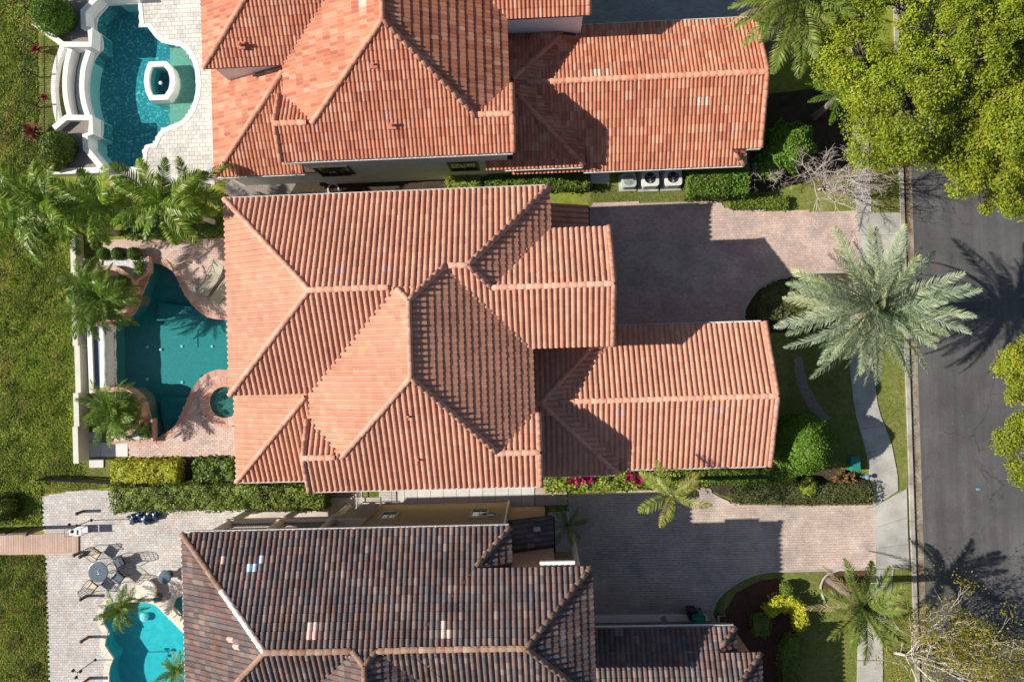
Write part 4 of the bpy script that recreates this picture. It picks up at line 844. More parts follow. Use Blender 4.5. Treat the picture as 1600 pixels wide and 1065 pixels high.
def palm(label, top, key, n, z, rt=.16, lo=-25, hi=72, sc=1., foot=None, name='palm_tree', cat='palm', group=None, skew=0., flower=False, trunk='bark'):
    top = np.array([top[0], top[1], z]); foot = np.array([top[0], top[1], 0]) if foot is None else np.array([foot[0], foot[1], 0.]); t = thing(name, label, cat, tuple(foot), group)
    pts = [foot + (top - foot) * u + np.array([0, 0, 0]) for u in np.linspace(0, 1, 9)]; pts[0] = pts[0] - np.array([0, 0, .1])
    MB().tube(pts, [rt * (1.35 if i == 0 else 1 + .05 * (i % 2)) for i in range(9)], 10).build('trunk', M[trunk], t, True)
    for i in range(n):
        u = (i + .5) / n; el = math.radians(lo + (hi - lo) * u ** 1.15 + random.uniform(-6, 6)); az = i * 2.39996 + random.uniform(-.25, .25)
        Mx = Matrix.Translation(Vector(top - foot + np.array([0, 0, .05 + .25 * u * sc]))) @ Matrix.Rotation(az, 4, 'Z') @ Matrix.Rotation(-el, 4, 'Y') @ Matrix.Rotation(random.uniform(-.6, .6), 4, 'X') @ Matrix.Scale(sc * random.uniform(.78, 1.1), 4)
        link('frond', random.choice(FR['dry' if key in ('date', 'greeny') and u < .22 and random.random() < .35 else key]), t, Mx)
    if flower:
        for i in range(6):
            a = i * 1.1 + .4; m = MB(); p0 = top + np.array([0, 0, .3])
            for j in range(14):
                d = np.array([math.cos(a) * 1.0 + random.gauss(0, .28), math.sin(a) * 1.0 + random.gauss(0, .28), .25 + random.gauss(0, .15)]); q = p0 + np.array([math.cos(a) * .45, math.sin(a) * .45, .3])
                m.tube([p0, q, q + d * .38, q + d * .6 + np.array([0, 0, -.15])], [.02, .018, .013, .008], 4)
            m.build('flower_stalk', M['cushion'], t)
    return t
def tubes(name, segs, mat, parent, n=5):
    S = np.array([s[0] for s in segs]); E_ = np.array([s[1] for s in segs]); r0 = np.array([s[2] for s in segs]); r1 = np.array([s[3] for s in segs])
    d = E_ - S; d /= np.linalg.norm(d, axis=1)[:, None] + 1e-9; ref = np.where(np.abs(d[:, 2:]) < .9, np.array([[0, 0, 1.]]), np.array([[1., 0, 0]]))
    a = np.cross(d, ref); a /= np.linalg.norm(a, axis=1)[:, None]; b = np.cross(d, a); th = np.arange(n) * 2 * math.pi / n
    o = np.cos(th)[None, :, None] * a[:, None] + np.sin(th)[None, :, None] * b[:, None]
    V = np.concatenate([S[:, None] + o * r0[:, None, None], E_[:, None] + o * r1[:, None, None]], 1); k = np.arange(n); f = np.stack([k, (k + 1) % n, n + (k + 1) % n, n + k], 1)
    return obj(name, V, (f[None] + (np.arange(len(segs)) * 2 * n)[:, None, None]).reshape(-1, 4), M[mat], parent, smooth=True)
def grow(p, d, L, r, depth, segs, tips, spread=.6, up=.1, shrink=.72, kids=(2, 3), minr=.004):
    k = 3; q = p
    for i in range(k):
        d = d + rng.normal(0, .13, 3) + np.array([0, 0, up * .3]); d /= np.linalg.norm(d); e = q + d * L / k; segs.append((q, e, r * (1 - .25 * i / k), r * (1 - .25 * (i + 1) / k))); q = e
        if depth > 1 and i < k - 1 and random.random() < .55:
            dd = d + rng.normal(0, spread * 1.1, 3); dd /= np.linalg.norm(dd); grow(q, dd, L * shrink * .75, r * .5, depth - 2, segs, tips, spread, up, shrink, kids, minr)
    if depth <= 0 or r < minr: tips.append((q, d)); return
    for _ in range(random.randint(*kids)):
        dd = d + rng.normal(0, spread, 3); dd[2] += up; dd /= np.linalg.norm(dd); grow(q, dd, L * shrink * random.uniform(.8, 1.15), r * .66, depth - 1, segs, tips, spread, up, shrink, kids, minr)
def crown_tree(label, foot, cen, rad, nclump, mat, nleaf=170, size=.085, clump=.5, trunk_r=.28, name='leafy_tree', group=None, lower=-.35, bare=0.):
    """broad tree: limbs run out to leaf clumps spread over and inside the crown's volume"""
    foot = np.array([foot[0], foot[1], 0.]); cen = np.array(cen, float); rad = np.array(rad, float); t = thing(name, label, 'tree', tuple(foot), group)
    d = rng.normal(0, 1, (nclump * 3, 3)); d /= np.linalg.norm(d, axis=1)[:, None]; d = d[d[:, 2] > lower][:nclump]
    lob = 1 + .16 * np.sin(d[:, 0] * 5 + 1) * np.sin(d[:, 1] * 6 + 2) + .12 * np.sin(np.arctan2(d[:, 1], d[:, 0]) * 5)
    cc = cen + d * rad * (lob * rng.uniform(.72, 1.0, len(d)) ** .6)[:, None]; C, Nn, T = [], [], []
    for i, c in enumerate(cc):
        m = int(nleaf * random.uniform(.6, 1.3)); e = rng.normal(0, 1, (m, 3)); e /= np.linalg.norm(e, axis=1)[:, None]; cr = clump * random.uniform(.65, 1.25)
        C.append(c + e * cr * np.array([1, 1, .62]) * (rng.random(m) ** .4)[:, None]); Nn.append(e * .7 + np.array([0, 0, .7])); T.append((random.random() * .5 + rng.random(m) * .6))
    leafobj('crown', np.concatenate(C), np.concatenate(Nn), size, mat, t, tint=np.concatenate(T) % 1.)
    segs = []; fork = foot + (cen - foot) * .45; segs.append((foot - np.array([0, 0, .2]), foot + (fork - foot) * .5, trunk_r * 1.25, trunk_r)); segs.append((foot + (fork - foot) * .5, fork, trunk_r, trunk_r * .85))
    mains = [fork + (cc[j] - fork) * .5 for j in rng.choice(len(cc), 9)]
    for mpt in mains: segs.append((fork, mpt, trunk_r * .5, trunk_r * .28))
    for c in cc[::2]:
        j = int(np.argmin([np.linalg.norm(c - m_) for m_ in mains])); mid = (mains[j] + c) / 2 + rng.normal(0, .15, 3); segs.append((mains[j], mid, trunk_r * .18, trunk_r * .11)); segs.append((mid, c, trunk_r * .11, .012))
    tubes('trunk', segs, 'bark', t, 7); return t
# ---- grass
def grass(name, label_unused, poly, n, h, mat, w=.022, lean=.6, clump=False):
    L = np.array([p[:2] for p in poly]); mn, mx = L.min(0), L.max(0); q = rng.uniform(mn, mx, (n, 2)); q = q[inside(poly, q[:, 0], q[:, 1])]; n = len(q)
    keep = (np.sin(q[:, 0] * 1.3 + np.sin(q[:, 1] * .9)) * np.cos(q[:, 1] * 1.1 + q[:, 0] * .4) + rng.normal(0, .8, n)) > -.6
    if clump: keep = np.sin(q[:, 0] * 2.7 + 1.7 * np.sin(q[:, 1] * 1.9)) * np.cos(q[:, 1] * 2.3 + 1.3 * np.sin(q[:, 0] * 3.1)) + .5 * np.sin(q[:, 0] * 5.3 - q[:, 1] * 4.7) + rng.normal(0, .15, n) - np.where(q[:, 0] > -25.3, .35, 0) > .35
    q = q[keep]; n = len(q)
    a = rng.uniform(0, 2 * math.pi, n); hh = h * rng.uniform(.4, 1.3, n); dr = np.column_stack([np.cos(a), np.sin(a), np.zeros(n)]); sd_ = np.column_stack([-np.sin(a), np.cos(a), np.zeros(n)]) * w
    p = np.column_stack([q, np.full(n, -.03)]); tip = p + dr * (hh * lean * rng.uniform(.4, 1.5, n))[:, None]; tip[:, 2] += hh
    V = np.stack([p - sd_, p + sd_, tip], 1).reshape(-1, 3); pt = .40 + .30 * np.sin(q[:, 0] * 1.9 + 2 * np.sin(q[:, 1] * .33)) * np.cos(q[:, 1] * .5) + .22 * np.sin(q[:, 0] * 4.1 + q[:, 1] * 2.2) * np.sin(q[:, 1] * 3.3 - q[:, 0]) - np.where(q[:, 0] < -18, .06 * (q[:, 0] + 25), 0); o = obj(name, V, np.arange(3 * n).reshape(-1, 3), M[mat], None, np.clip(pt + rng.normal(0, .14, n), 0, .999)); o['kind'] = 'stuff'; return o
grass('field_grass', '', PP([(-40, -40), (50, -40), (66, 290), (112, 330), (125, 745), (64, 760), (64, 820), (-40, 820)]), 120000, .10, 'grass_f', .03, 1.3)
grass('field_grass', '', PP([(-40, 868), (70, 868), (76, 1110), (-40, 1110)]), 46000, .11, 'grass_f', .03, 1.3)
for pl_ in (PP([(-40, -40), (44, -40), (60, 290), (108, 380), (118, 740), (64, 760), (64, 815), (-40, 815)]), PP([(-40, 872), (66, 872), (72, 1110), (-40, 1110)])):
    grass('field_weeds', '', pl_, 42000, .16, 'grass_w', .035, 1.0, True)
for pl, n in ((PP([(1360, 440), (1411, 432), (1416, 768), (1404, 765), (1402, 735), (1372, 640), (1362, 560)]), 9000), (PP([(1360, 232), (1404, 240), (1408, 330), (1362, 330)]), 4500), (PP([(922, 290), (1062, 290), (1074, 314), (922, 316)]), 7000),
              (PP([(1225, 520), (1322, 470), (1332, 640), (1358, 745), (1240, 740)]), 16000), (PP([(1245, 893), (1340, 893), (1350, 935), (1336, 1100), (1245, 1100), (1250, 960)]), 14000), (PP([(1392, 890), (1424, 890), (1430, 1100), (1382, 1100), (1382, 985)]), 9000),
              (PP([(62, 52), (102, 78), (90, 140), (99, 208), (62, 214)]), 7000), (PP([(108, 80), (119, 86), (112, 138), (119, 190), (103, 204), (92, 140)]), 4000), (PP([(136, 374), (163, 374), (150, 690), (136, 690)]), 9000), (PP([(65, 700), (182, 720), (184, 760), (66, 772)]), 9000)):
    grass('lawn_grass', '', pl, int(n * 1.6), .04, 'grass_l', .018, 1.2)
# ---- leaf litter along the gutter and on the road
def litter(n, fx, fy, zz=-.02):
    X, Y = fx(n), fy(n); C = np.column_stack([X, Y, np.full(n, zz) + rng.uniform(0, .01, n)]); return C
Cl = [np.column_stack([kx(y, .28) + abs(rng.normal(0, .10, len(y))), y, np.full(len(y), -.02) + rng.uniform(0, .012, len(y))]) for y in [np.concatenate([rng.uniform(5.2, 12, 1500), rng.uniform(-20, 5, 700)])]]
y = rng.uniform(-18, 14, 1300); Cl.append(np.column_stack([kx(y, .8) + 6 * rng.random(1300) ** 1.3, y, np.full(1300, -.034)]))
C = np.concatenate(Cl); leafobj('leaf_litter', C, np.tile([0, 0, 1.], (len(C), 1)), .035, 'litter', None, .6, .15)['kind'] = 'stuff'
# ---- hedges
hedge('long olive-green clipped hedge between the middle house and the grey terrace', PP([(192, 791), (190, 757), (300, 752), (410, 752), (512, 757), (516, 790), (420, 789)]), 1.0, 'hedge_o', .06, 330, wav=.16)
hedge('yellow-leaved clipped hedge below the teal pool terrace', rect(187, 717, 287, 749), .8, 'hedge_y', .06, 330)
hedge('dark strappy shrub row beside the yellow hedge and the salmon roof', rect(312, 716, 372, 749), .6, 'hedge', .10, 160, wav=.2)
hedge('low green hedge with lit edge below the upper house wall', PP([(760, 300), (760, 270), (905, 262), (918, 275), (920, 296), (905, 299)]), .75, 'hedge', .05, 330)
hedge('pale green loose shrub below the upper house window', rect(702, 276, 752, 298), .7, 'croton', .06, 260, wav=.2)
hedge('tall square dark-green hedge beside the three air conditioners', rect(1068, 268, 1128, 313), 1.35, 'hedge', .06, 360, wav=.06)
hedge('tall square hedge, the smaller brighter block nearest the street', rect(1129, 266, 1158, 310), 1.3, 'dome', .06, 360, wav=.06)
hedge('low bright hedge along the top of the pink driveway', rect(1138, 309, 1228, 327), .35, 'hedge_o', .05, 330, wav=.05)
hedge('rounded shrub mass in the bed beside the pink driveway', PP([(1178, 500), (1180, 470), (1200, 448), (1240, 438), (1300, 440), (1300, 500)]), .55, 'hedge_b', .06, 260, wav=.15)
hedge('lime-green shrub border under the garage eave with magenta plants', PP([(852, 764), (850, 740), (960, 735), (1098, 733), (1100, 755), (1010, 760)]), .55, 'croton', .075, 230, wav=.18)
hedge('dark green hedge under the right end of the garage eave', rect(1103, 730, 1152, 752), .7, 'hedge', .055, 330, wav=.05)
hedge('dark green hedge between the garage eave and the domed bush', rect(1156, 728, 1236, 753), .7, 'hedge', .055, 330, wav=.08)
hedge('low brownish groundcover hedge along the buff driveway', PP([(1142, 783), (1135, 764), (1160, 754), (1260, 756), (1360, 752), (1361, 783), (1250, 786)]), .40, 'hedge_b', .05, 300, wav=.08)
hedge('bright yellow hedge curling round the mulch bed by the green bin', PP([(1190, 948), (1205, 930), (1230, 925), (1250, 940), (1252, 975), (1238, 976), (1234, 950), (1215, 945), (1200, 956)]), .7, 'hedge_y', .07, 300, wav=.18)
hedge('shaded olive hedge trailing down beside the lower lawn', PP([(1218, 1100), (1214, 1010), (1226, 985), (1240, 985), (1240, 1030), (1238, 1100)]), .7, 'hedge_o', .06, 260, wav=.18)
hedge('small olive shrub in the mulch bed beside the yellow hedge', rect(1172, 958, 1196, 985), .6, 'hedge_o', .06, 260, wav=.15)
hedge('dark ground shrubs under the queen palms', PP([(205, 372), (200, 340), (330, 330), (350, 340), (350, 368)]), .6, 'hedge', .08, 160, wav=.25)
hedge('dark ground shrubs between the field and the palm row', PP([(20, 330), (60, 300), (180, 300), (180, 350), (100, 362)]), .5, 'hedge_o', .08, 140, wav=.25)
hedge('small clipped shrub in the white gravel bed of the teal pool', rect(218, 410, 230, 430), .55, 'hedge', .05, 330)
hedge('small clipped shrub in the lower white gravel bed', rect(226, 660, 239, 682), .55, 'hedge', .05, 330)
# magenta plants in the lime border
def rosette(label, c, z, r, mat, n=40, name='rosette_plant', group=None):
    t = thing(name, label, 'plant', (c[0], c[1], 0), group); V, Fs = [], []
    for i in range(n):
        a = rng.uniform(0, 6.28); el = rng.uniform(.1, 1.3); d = np.array([math.cos(a) * math.cos(el), math.sin(a) * math.cos(el), math.sin(el)]); s = np.array([-math.sin(a), math.cos(a), 0]) * .045; p = np.array([c[0], c[1], z * .4]); l = r * rng.uniform(.7, 1.2); b = len(V)
        V += [p - s * .4, p + s * .4, p + d * l * .6 + s, p + d * l * .6 - s, p + d * l - np.array([0, 0, l * .15])]; Fs += [[b, b + 1, b + 2, b + 3], [b + 3, b + 2, b + 4]]
    obj('leaf_tuft', V, Fs, M[mat], t, rng.random(len(Fs))); MB().tube([(c[0], c[1], -.05), (c[0], c[1], z * .45)], .03, 6).build('stem', M['bark'], t)
for (x, y), lab in (((897, 752), 'magenta plant nearest the corner of the lime border'), ((908, 748), 'magenta plant squeezed between two others in the lime border'), ((921, 746), 'large magenta plant, third in the lime border'), ((983, 745), 'dark red plant left of the lone magenta one in the lime border'), ((998, 750), 'lone magenta plant beside the yellow foxtail palm'), ((1080, 759), 'small magenta plant at the driveway end of the lime border')):
    rosette(lab, P(x, y, .6), 1.3, .38, 'magenta', group='magenta plants in the border')
for (x, y, r), lab in (((52, 205, .62), 'large dark red plant by the lower end of the black fence'), ((58, 78, .36), 'red plant by the second post of the black fence'), ((54, 26, .3), 'small dark red plant by the top of the black fence'), ((70, 152, .25), 'small orange-red plant on the lawn by the fence')):
    rosette(lab, P(x, y, .3), .7, r, 'redleaf', 60, group='red plants along the fence')
rosette('rust-brown fern between the domed bush and the pavement', P(1310, 744), .5, .5, 'litter', 60)
rosette('wilting brown fern nearest the green utility box', P(1325, 746), .4, .4, 'litter', 50)
# ---- round bushes
bush('large round clipped bush in the gravel bed above the turquoise pool', P(104, 38), 1.0, 1.0, .95, 'dome', 4200, .055)
bush('dark round bush in the lower gravel bed of the turquoise pool', P(108, 238), .85, .8, .8, 'hedge', 3200, .055)
bush('olive bush half under the palm fronds in the lower gravel bed', P(98, 252), .7, .7, .6, 'hedge_o', 2200, .06)
bush('big egg-shaped bright green bush on the front lawn', P(1236, 686), 1.5, 1.5, 1.65, 'dome', 9000, .06, egg=.35)
bush('leafy dark-green bush between the orange roof and the bare tree', P(1218, 240), 1.15, 1.2, 1.2, 'dome', 5200, .075, lump=.2)
bush('smaller green bush tucked against the orange roof corner', P(1195, 262), .8, .7, .8, 'dome', 2600, .075, lump=.2)
for x, lab in ((170, 'ball topiary nearest the garden wall'), (192, 'middle one of the three ball topiaries'), (217, 'ball topiary nearest the teal pool')):
    bush(lab, P(x, 398), .34, .42, .34, 'topiary', 1100, .035, group='ball topiaries', name='ball_topiary', lump=.02)
bush('small dark bush on the lower lawn casting a shadow by the mulch', P(1225, 915), .35, .4, .35, 'hedge', 900, .05)
bush('low grey-green weedy bush at the edge of the rough field', P(12, 790), .7, .4, .5, 'hedge_o', 1600, .07, lump=.25)
bush('lime shrub at the foot of the egg-shaped bush', P(1258, 758), .45, .3, .35, 'croton', 800, .07, lump=.2)
for (x, y, r), lab in (((170, 476, .4), 'low shrub under the palms in the upper round planter'), ((205, 445, .35), 'leafy shrub at the poolside rim of the upper round planter'), ((205, 655, .4), 'low shrub in the lower round planter nearest the pool'), ((200, 622, .35), 'shrub at the upper rim of the lower round planter')):
    bush(lab, P(x, y), r, .75, .3, 'hedge', 900, .06, lump=.2)
# ---- palms
palm('huge silvery date palm overhanging the pavement and road', P(1358, 480, 6.0), 'date', 92, 6.0, .33, -32, 82, 1.0, P(1276, 486), flower=True)
palm('green date palm by the upper house, cut by the top of the picture', P(1245, 5, 6.2), 'greeny', 44, 6.2, .3, -28, 75, 1.3)
palm('dark green palm under the edge of the big tree', P(1312, 150, 3.0), 'green', 16, 3.0, .15, -15, 65, .75)
palm('yellowish foxtail palm standing over the edge of the buff driveway', P(1050, 772, 4.2), 'yellow', 9, 4.2, .11, -20, 45, .92, trunk='bark_p')
palm('dark palm in the shade beside the lower house door', P(885, 820, 2.2), 'green', 12, 2.2, .10, -10, 60, .5)
palm('young green date palm on the lower lawn by the pavement', P(1345, 945, 3.4), 'greeny', 26, 3.4, .17, -12, 72, .95)
for (x, y, z, n, s), lab in (((258, 318, 5.2, 15, 1.0), 'queen palm nearest the salmon roof'), ((165, 322, 4.6, 13, .9), 'queen palm in the middle of the palm row'), ((75, 315, 4.8, 15, 1.0), 'queen palm over the end of the black fence'), ((25, 345, 4.2, 12, .95), 'queen palm at the left edge of the picture'), ((305, 300, 4.0, 10, .8), 'queen palm squeezed between the two roofs'), ((112, 345, 3.6, 11, .85), 'low queen palm over the garden wall end')):
    palm(lab, P(x, y, z), 'queen', n, z, .13, -22, 60, s, name='queen_palm', group='queen palms in the row between the pools', trunk='bark_p')
for (x, y, z, n, s), lab in (((168, 466, 1.9, 38, 1.25), 'largest pygmy palm, in the middle of the upper round planter'), ((136, 440, 1.9, 26, .95), 'pygmy palm over the garden wall, upper of two'), ((138, 492, 1.9, 26, .95), 'pygmy palm over the garden wall, lower of two'), ((178, 632, 1.7, 30, 1.05), 'pygmy palm at the top of the lower round planter'), ((182, 656, 1.6, 28, 1.05), 'pygmy palm at the bottom of the lower round planter')):
    palm(lab, P(x, y, z), 'pygmy', n, z, .07, -25, 75, s, name='pygmy_palm', group='pygmy palms in the planters')
palm('small bushy palm overhanging the corner of the cyan pool', P(192, 948, 1.5), 'pygmy', 26, 1.5, .07, -20, 75, .85, P(200, 935), name='pygmy_palm')
palm('small palm by the cyan pool at the bottom edge of the picture', P(280, 1042, 1.3), 'pygmy', 22, 1.3, .07, -20, 75, .75, name='pygmy_palm')
# ---- trees
crown_tree('big yellow-green leafy tree over the pavement and road', P(1345, 170), (*P(1468, 80, 7.0)[:2], 6.6), (4.3, 4.7, 2.6), 640, 'tree', 240, .055, .5)
crown_tree('yellow-green leafy tree at the right edge beside the bigger one', P(1500, 140), (*P(1615, 100, 7.0)[:2], 6.8), (3.6, 5.4, 2.5), 460, 'tree', 230, .055, .5)
crown_tree('yellow-green leafy tree reaching in low at the right edge', P(1570, 240), (*P(1600, 270, 5.6)[:2], 5.2), (1.5, 1.6, 1.3), 80, 'tree', 220, .055, .45, .15)
crown_tree('leafy tree at the right edge beside the middle of the road', P(1560, 565), (*P(1622, 575, 5.2)[:2], 5.0), (1.35, 1.5, 1.2), 80, 'tree', 220, .055, .42, .15)
crown_tree('leafy tree at the right edge just below the middle one', P(1560, 690), (*P(1626, 695, 5.2)[:2], 5.0), (1.35, 1.8, 1.2), 90, 'tree', 220, .055, .42, .15)
def bare_tree(label, foot, n, L, r, depth, mat, spread=.55, up=.25, leafmat=None, nl=0, lean=(0, 0, 1), kids=(2, 3), lsize=.06, frac=1., shrink=.72, name='bare_tree'):
    foot = np.array([foot[0], foot[1], 0.]); t = thing(name, label, 'tree', tuple(foot)); segs, tips = [], []
    segs.append((foot - np.array([0, 0, .1]), foot + np.array(lean) * .5, r * 1.5, r * 1.1)); p = foot + np.array(lean) * .5
    for i in range(n):
        a = 2 * math.pi * (i + random.random() * .5) / n; d = np.array([math.cos(a) * .8, math.sin(a) * .8, .8]) + np.array(lean) * .6; d /= np.linalg.norm(d); grow(p, d, L * random.uniform(.8, 1.15), r * .62, depth, segs, tips, spread, up, shrink, kids)
    tubes('trunk', segs, mat, t, 4)
    if leafmat:
        C, Nn = [], []
        for q, d in tips:
            if random.random() > frac * (1.25 if q[0] > foot[0] + 1.2 else .35): continue
            m = random.randint(nl // 2, nl); C.append(q + rng.normal(0, .26, (m, 3))); Nn.append(rng.normal(0, .5, (m, 3)) + np.array([0, 0, .8]))
        leafobj('crown', np.concatenate(C), np.concatenate(Nn), lsize, leafmat, t)
    return t
bare_tree('leafless pale grey tree spreading over the pavement by the pink driveway', P(1280, 296), 9, 1.35, .055, 5, 'twig', .55, .03, kids=(2, 3))
bare_tree('half-bare pale tree with yellow-green leaves at the lower right corner', P(1398, 1020), 8, 2.0, .075, 4, 'bark_p', .42, .04, 'tree_s', 70, (.75, .05, .6), (2, 3), .05, .9, .72)
bare_tree('twiggy leafless shrub beside the tall square hedge', P(1192, 285), 4, .5, .03, 4, 'twig', .6, .1)
# ================================================================ small things
def acunit(label, c, mat, s=.84, h=.85, off=0.):
    x, y, _ = P(*c); t = thing('air_conditioner', label, 'air conditioner', (x, y, 0), 'air conditioners'); MB().box(x - s * .62, x + s * .62, y - s * .62, y + s * .62, -.05, .08).build('plinth', M['concrete'], t)
    def sq(k, r=.16, n=5):
        out = []
        for sx, sy, a0 in ((1, 1, 0), (-1, 1, 90), (-1, -1, 180), (1, -1, 270)):
            for j in range(n): a = math.radians(a0 + 90 * j / (n - 1)); out.append((x + sx * (s / 2 * k - r) + r * math.cos(a), y + sy * (s / 2 * k - r) + r * math.sin(a)))
        return out
    MB().prism(sq(1), .081, h - .1).build('casing', M[mat], t); m = MB()
    q = sq(1.03); n = len(q); cc = [(x + .30 * math.cos(2 * math.pi * (i + .5) / n + math.pi * 0), y + .30 * math.sin(2 * math.pi * (i + .5) / n)) for i in range(n)]
    V = [(a, b, h - .099) for a, b in q] + [(a, b, h) for a, b in q] + [(a, b, h + .01) for a, b in cc] + [(a, b, h - .12) for a, b in cc]
    m.add(V, [[i, (i + 1) % n, n + (i + 1) % n, n + i] for i in range(n)] + [[n + i, n + (i + 1) % n, 2 * n + (i + 1) % n, 2 * n + i] for i in range(n)] + [[2 * n + i, 2 * n + (i + 1) % n, 3 * n + (i + 1) % n, 3 * n + i] for i in range(n)]); m.build('top_cover', M[mat], t)
    MB().lathe((x, y, h - .095), [(.295, 0), (.295, .004)], 20).build('fan_well', M['dark'], t)
    f = MB(); f.lathe((x, y, h - .085), [(.07, 0), (.07, .07), (.03, .08)], 10)
    for j in range(3):
        a = j * 2.094 + .5; f.add([(x + .07 * math.cos(a), y + .07 * math.sin(a), h - .04), (x + .26 * math.cos(a - .3), y + .26 * math.sin(a - .3), h - .06), (x + .27 * math.cos(a + .3), y + .27 * math.sin(a + .3), h - .03)], [[0, 1, 2]])
    f.build('fan', M['steel'], t); g_ = MB()
    for rr in ((.1, .17, .24) if mat == 'ac_w' else (.08, .12, .16, .20, .24, .28)): g_.tube([(x + rr * math.cos(a), y + rr * math.sin(a), h + .012) for a in np.linspace(0, 6.2832, 19)], .006 if mat == 'ac_w' else .011, 4, cap=False)
    for a in np.linspace(0, math.pi, 4)[:3]: g_.tube([(x - .3 * math.cos(a), y - .3 * math.sin(a), h + .006), (x + .3 * math.cos(a), y + .3 * math.sin(a), h + .006)], .006, 4)
    g_.build('grille', M['dark' if mat == 'ac_w' else mat], t)
acunit('pale green air conditioner, leftmost of three beside the tall hedge', (980, 286), 'ac_g', .72, .7)
acunit('grey air conditioner in the middle of the three', (1012, 284), 'ac_w')
acunit('grey air conditioner nearest the tall square hedge', (1047, 283), 'ac_w')
MB().prism(PP([(922, 262), (952, 262), (952, 287), (922, 287)])[::-1], -.1, .05).build('door_step', M['slab'], h1)
# bins, boxes
x, y, _ = P(1085, 960); t = thing('wheelie_bin', 'green wheelie bin in front of the brown garage roof', 'bin', (x, y, 0))
MB().box(x - .26, x + .26, y - .3, y + .3, .05, .98, top=1.15).build('body', M['bin'], t); m = MB(); m.box(x - .32, x + .32, y - .37, y + .37, .99, 1.04); m.box(x - .25, x + .25, y - .28, y + .24, 1.041, 1.09, top=.85); m.build('lid', M['bin'], t)
for s in (-1, 1): MB().tube([(x + s * .24, y + .28, .12), (x + s * .31, y + .28, .12)], .12, 12).build('wheel', M['dark'], t)
MB().tube([(x - .22, y + .41, .95), (x + .22, y + .41, .95)], .02, 6).build('handle', M['bin'], t)
x, y, _ = P(1060, 962); t = thing('wheelie_bin', 'black bin half hidden behind the green wheelie bin', 'bin', (x + .6, y + .35, 0)); x += .6; y += .35
MB().box(x - .2, x + .2, y - .2, y + .2, .03, .8, top=1.12).build('body', M['dark'], t); MB().box(x - .25, x + .25, y - .25, y + .25, .801, .86, top=.9).build('lid', M['dark'], t)
for (px, py), lab in (((1040, 972), 'short pale plank lying by the brown garage wall, left of the bin'), ((1112, 965), 'short pale plank lying beside the mulch bed, right of the bin')):
    x, y, _ = P(px, py); m = MB(); m.box(x - .14, x + .14, y - .4, y + .4, .03, .12, rot=.5); o = m.build('plank', M['wood_l']); tag(o, lab, 'plank', 'loose planks')
x, y, _ = P(1124, 962); t = thing('folding_stool', 'small folded metal stool frame by the mulch bed', 'stool', (x, y, 0)); m = MB()
for s in (-.18, .18): m.tube([(x - .25, y + s, .03), (x - .2, y + s, .42), (x + .2, y + s, .42), (x + .25, y + s, .03)], .018, 6)
m.build('frame', M['steel'], t); MB().box(x - .2, x - .1, y - .18, y + .18, .425, .44).build('seat_slat', M['steel'], t)
x, y, _ = P(1331, 722); t = thing('utility_box', 'flat-topped green utility box beside the pavement', 'utility box', (x, y, 0)); MB().box(x - .22, x + .22, y - .36, y + .36, -.05, .4, top=.96).build('body', M['ubox'], t); MB().box(x - .235, x + .235, y - .38, y + .38, .401, .45, top=.94).build('lid', M['ubox'], t)
x, y, _ = P(1350, 743); t = thing('water_meter', 'small blue valve fitting beside the pavement', 'valve', (x, y, 0)); m = MB(); m.tube([(x - .2, y, .0), (x - .2, y, .3), (x + .15, y, .3), (x + .15, y, 0)], .045, 8); m.build('pipe', M['bluep'], t); MB().lathe((x, y, .345), [(.12, 0), (.12, .04), (.04, .07)], 12).build('cap', M['bluep'], t)
x, y, _ = P(1528, 764); tag(MB().box(x - .07, x + .07, y - .05, y + .05, -.036, .0).lathe((x + .12, y, -.036), [(.04, 0), (.03, .04)], 8).build('litter_scrap', M['bluep']), 'tiny blue scrap lying on the road', 'litter')
x, y, _ = P(1246, 975); tag(MB().lathe((x, y, 0), [(.16, -.05), (.2, .05), (.17, .16), (.07, .22)], 9, 0, 1., 1.3).build('garden_rock', M['coping3'], None), 'pale rock inside the yellow hedge curve', 'rock')
# ---- fences
def fence(label, a, b, h, n_post, mat='dark', step=.11, rails=(.12, .92), post=.04):
    a, b = P(*a), P(*b); t = thing('metal_fence', label, 'fence', tuple(a)); d = (b - a); L = np.linalg.norm(d); d /= L
    for i in range(n_post): p = a + d * L * i / (n_post - 1); MB().tube([p - np.array([0, 0, .1]), p + np.array([0, 0, h + .05])], post, 6).build('post', M[mat], t)
    for r in rails: MB().tube([a + np.array([0, 0, h * r]), b + np.array([0, 0, h * r])], .016, 5).build('rail', M[mat], t)
    k = int(L / step)
    me = None
    for i in range(1, k):
        p = a + d * L * i / k
        if me is None: m = MB(); m.tube([(0, 0, .04), (0, 0, h)], .009, 4); me = mesh('picket', m.V[0], m.F, M[mat])
        link('picket', me, t, Matrix.Translation(Vector(p - a)))
    return t
fence('black picket fence between the rough field and the turquoise pool', (62, -20), (62, 262), 1.15, 7)
fence('black mesh fence running out towards the field below the garden wall', (186, 749), (78, 744), 1.1, 3, step=.06)
fence('black railing along the upper side of the boardwalk', (-30, 826), (69, 822), 1.25, 4, step=.05, post=.05)
fence('black fence along the back of the long olive hedge', (190, 753), (372, 751), .9, 6)
x0, y0, _ = P(566, 764); x1 = P(592, 764)[0]; t = thing('side_gate', 'white metal side gate below the salmon roof eave', 'gate', (x0, y0, 0)); yb = P(566, 784)[1]
for yy in (y0, yb): MB().tube([(x0, yy, -.05), (x0, yy, 1.3)], .03, 6).build('post', M['white'], t)
for z in (.15, 1.2): MB().tube([(x0, y0, z), (x0, yb, z)], .02, 6).build('rail', M['white'], t)
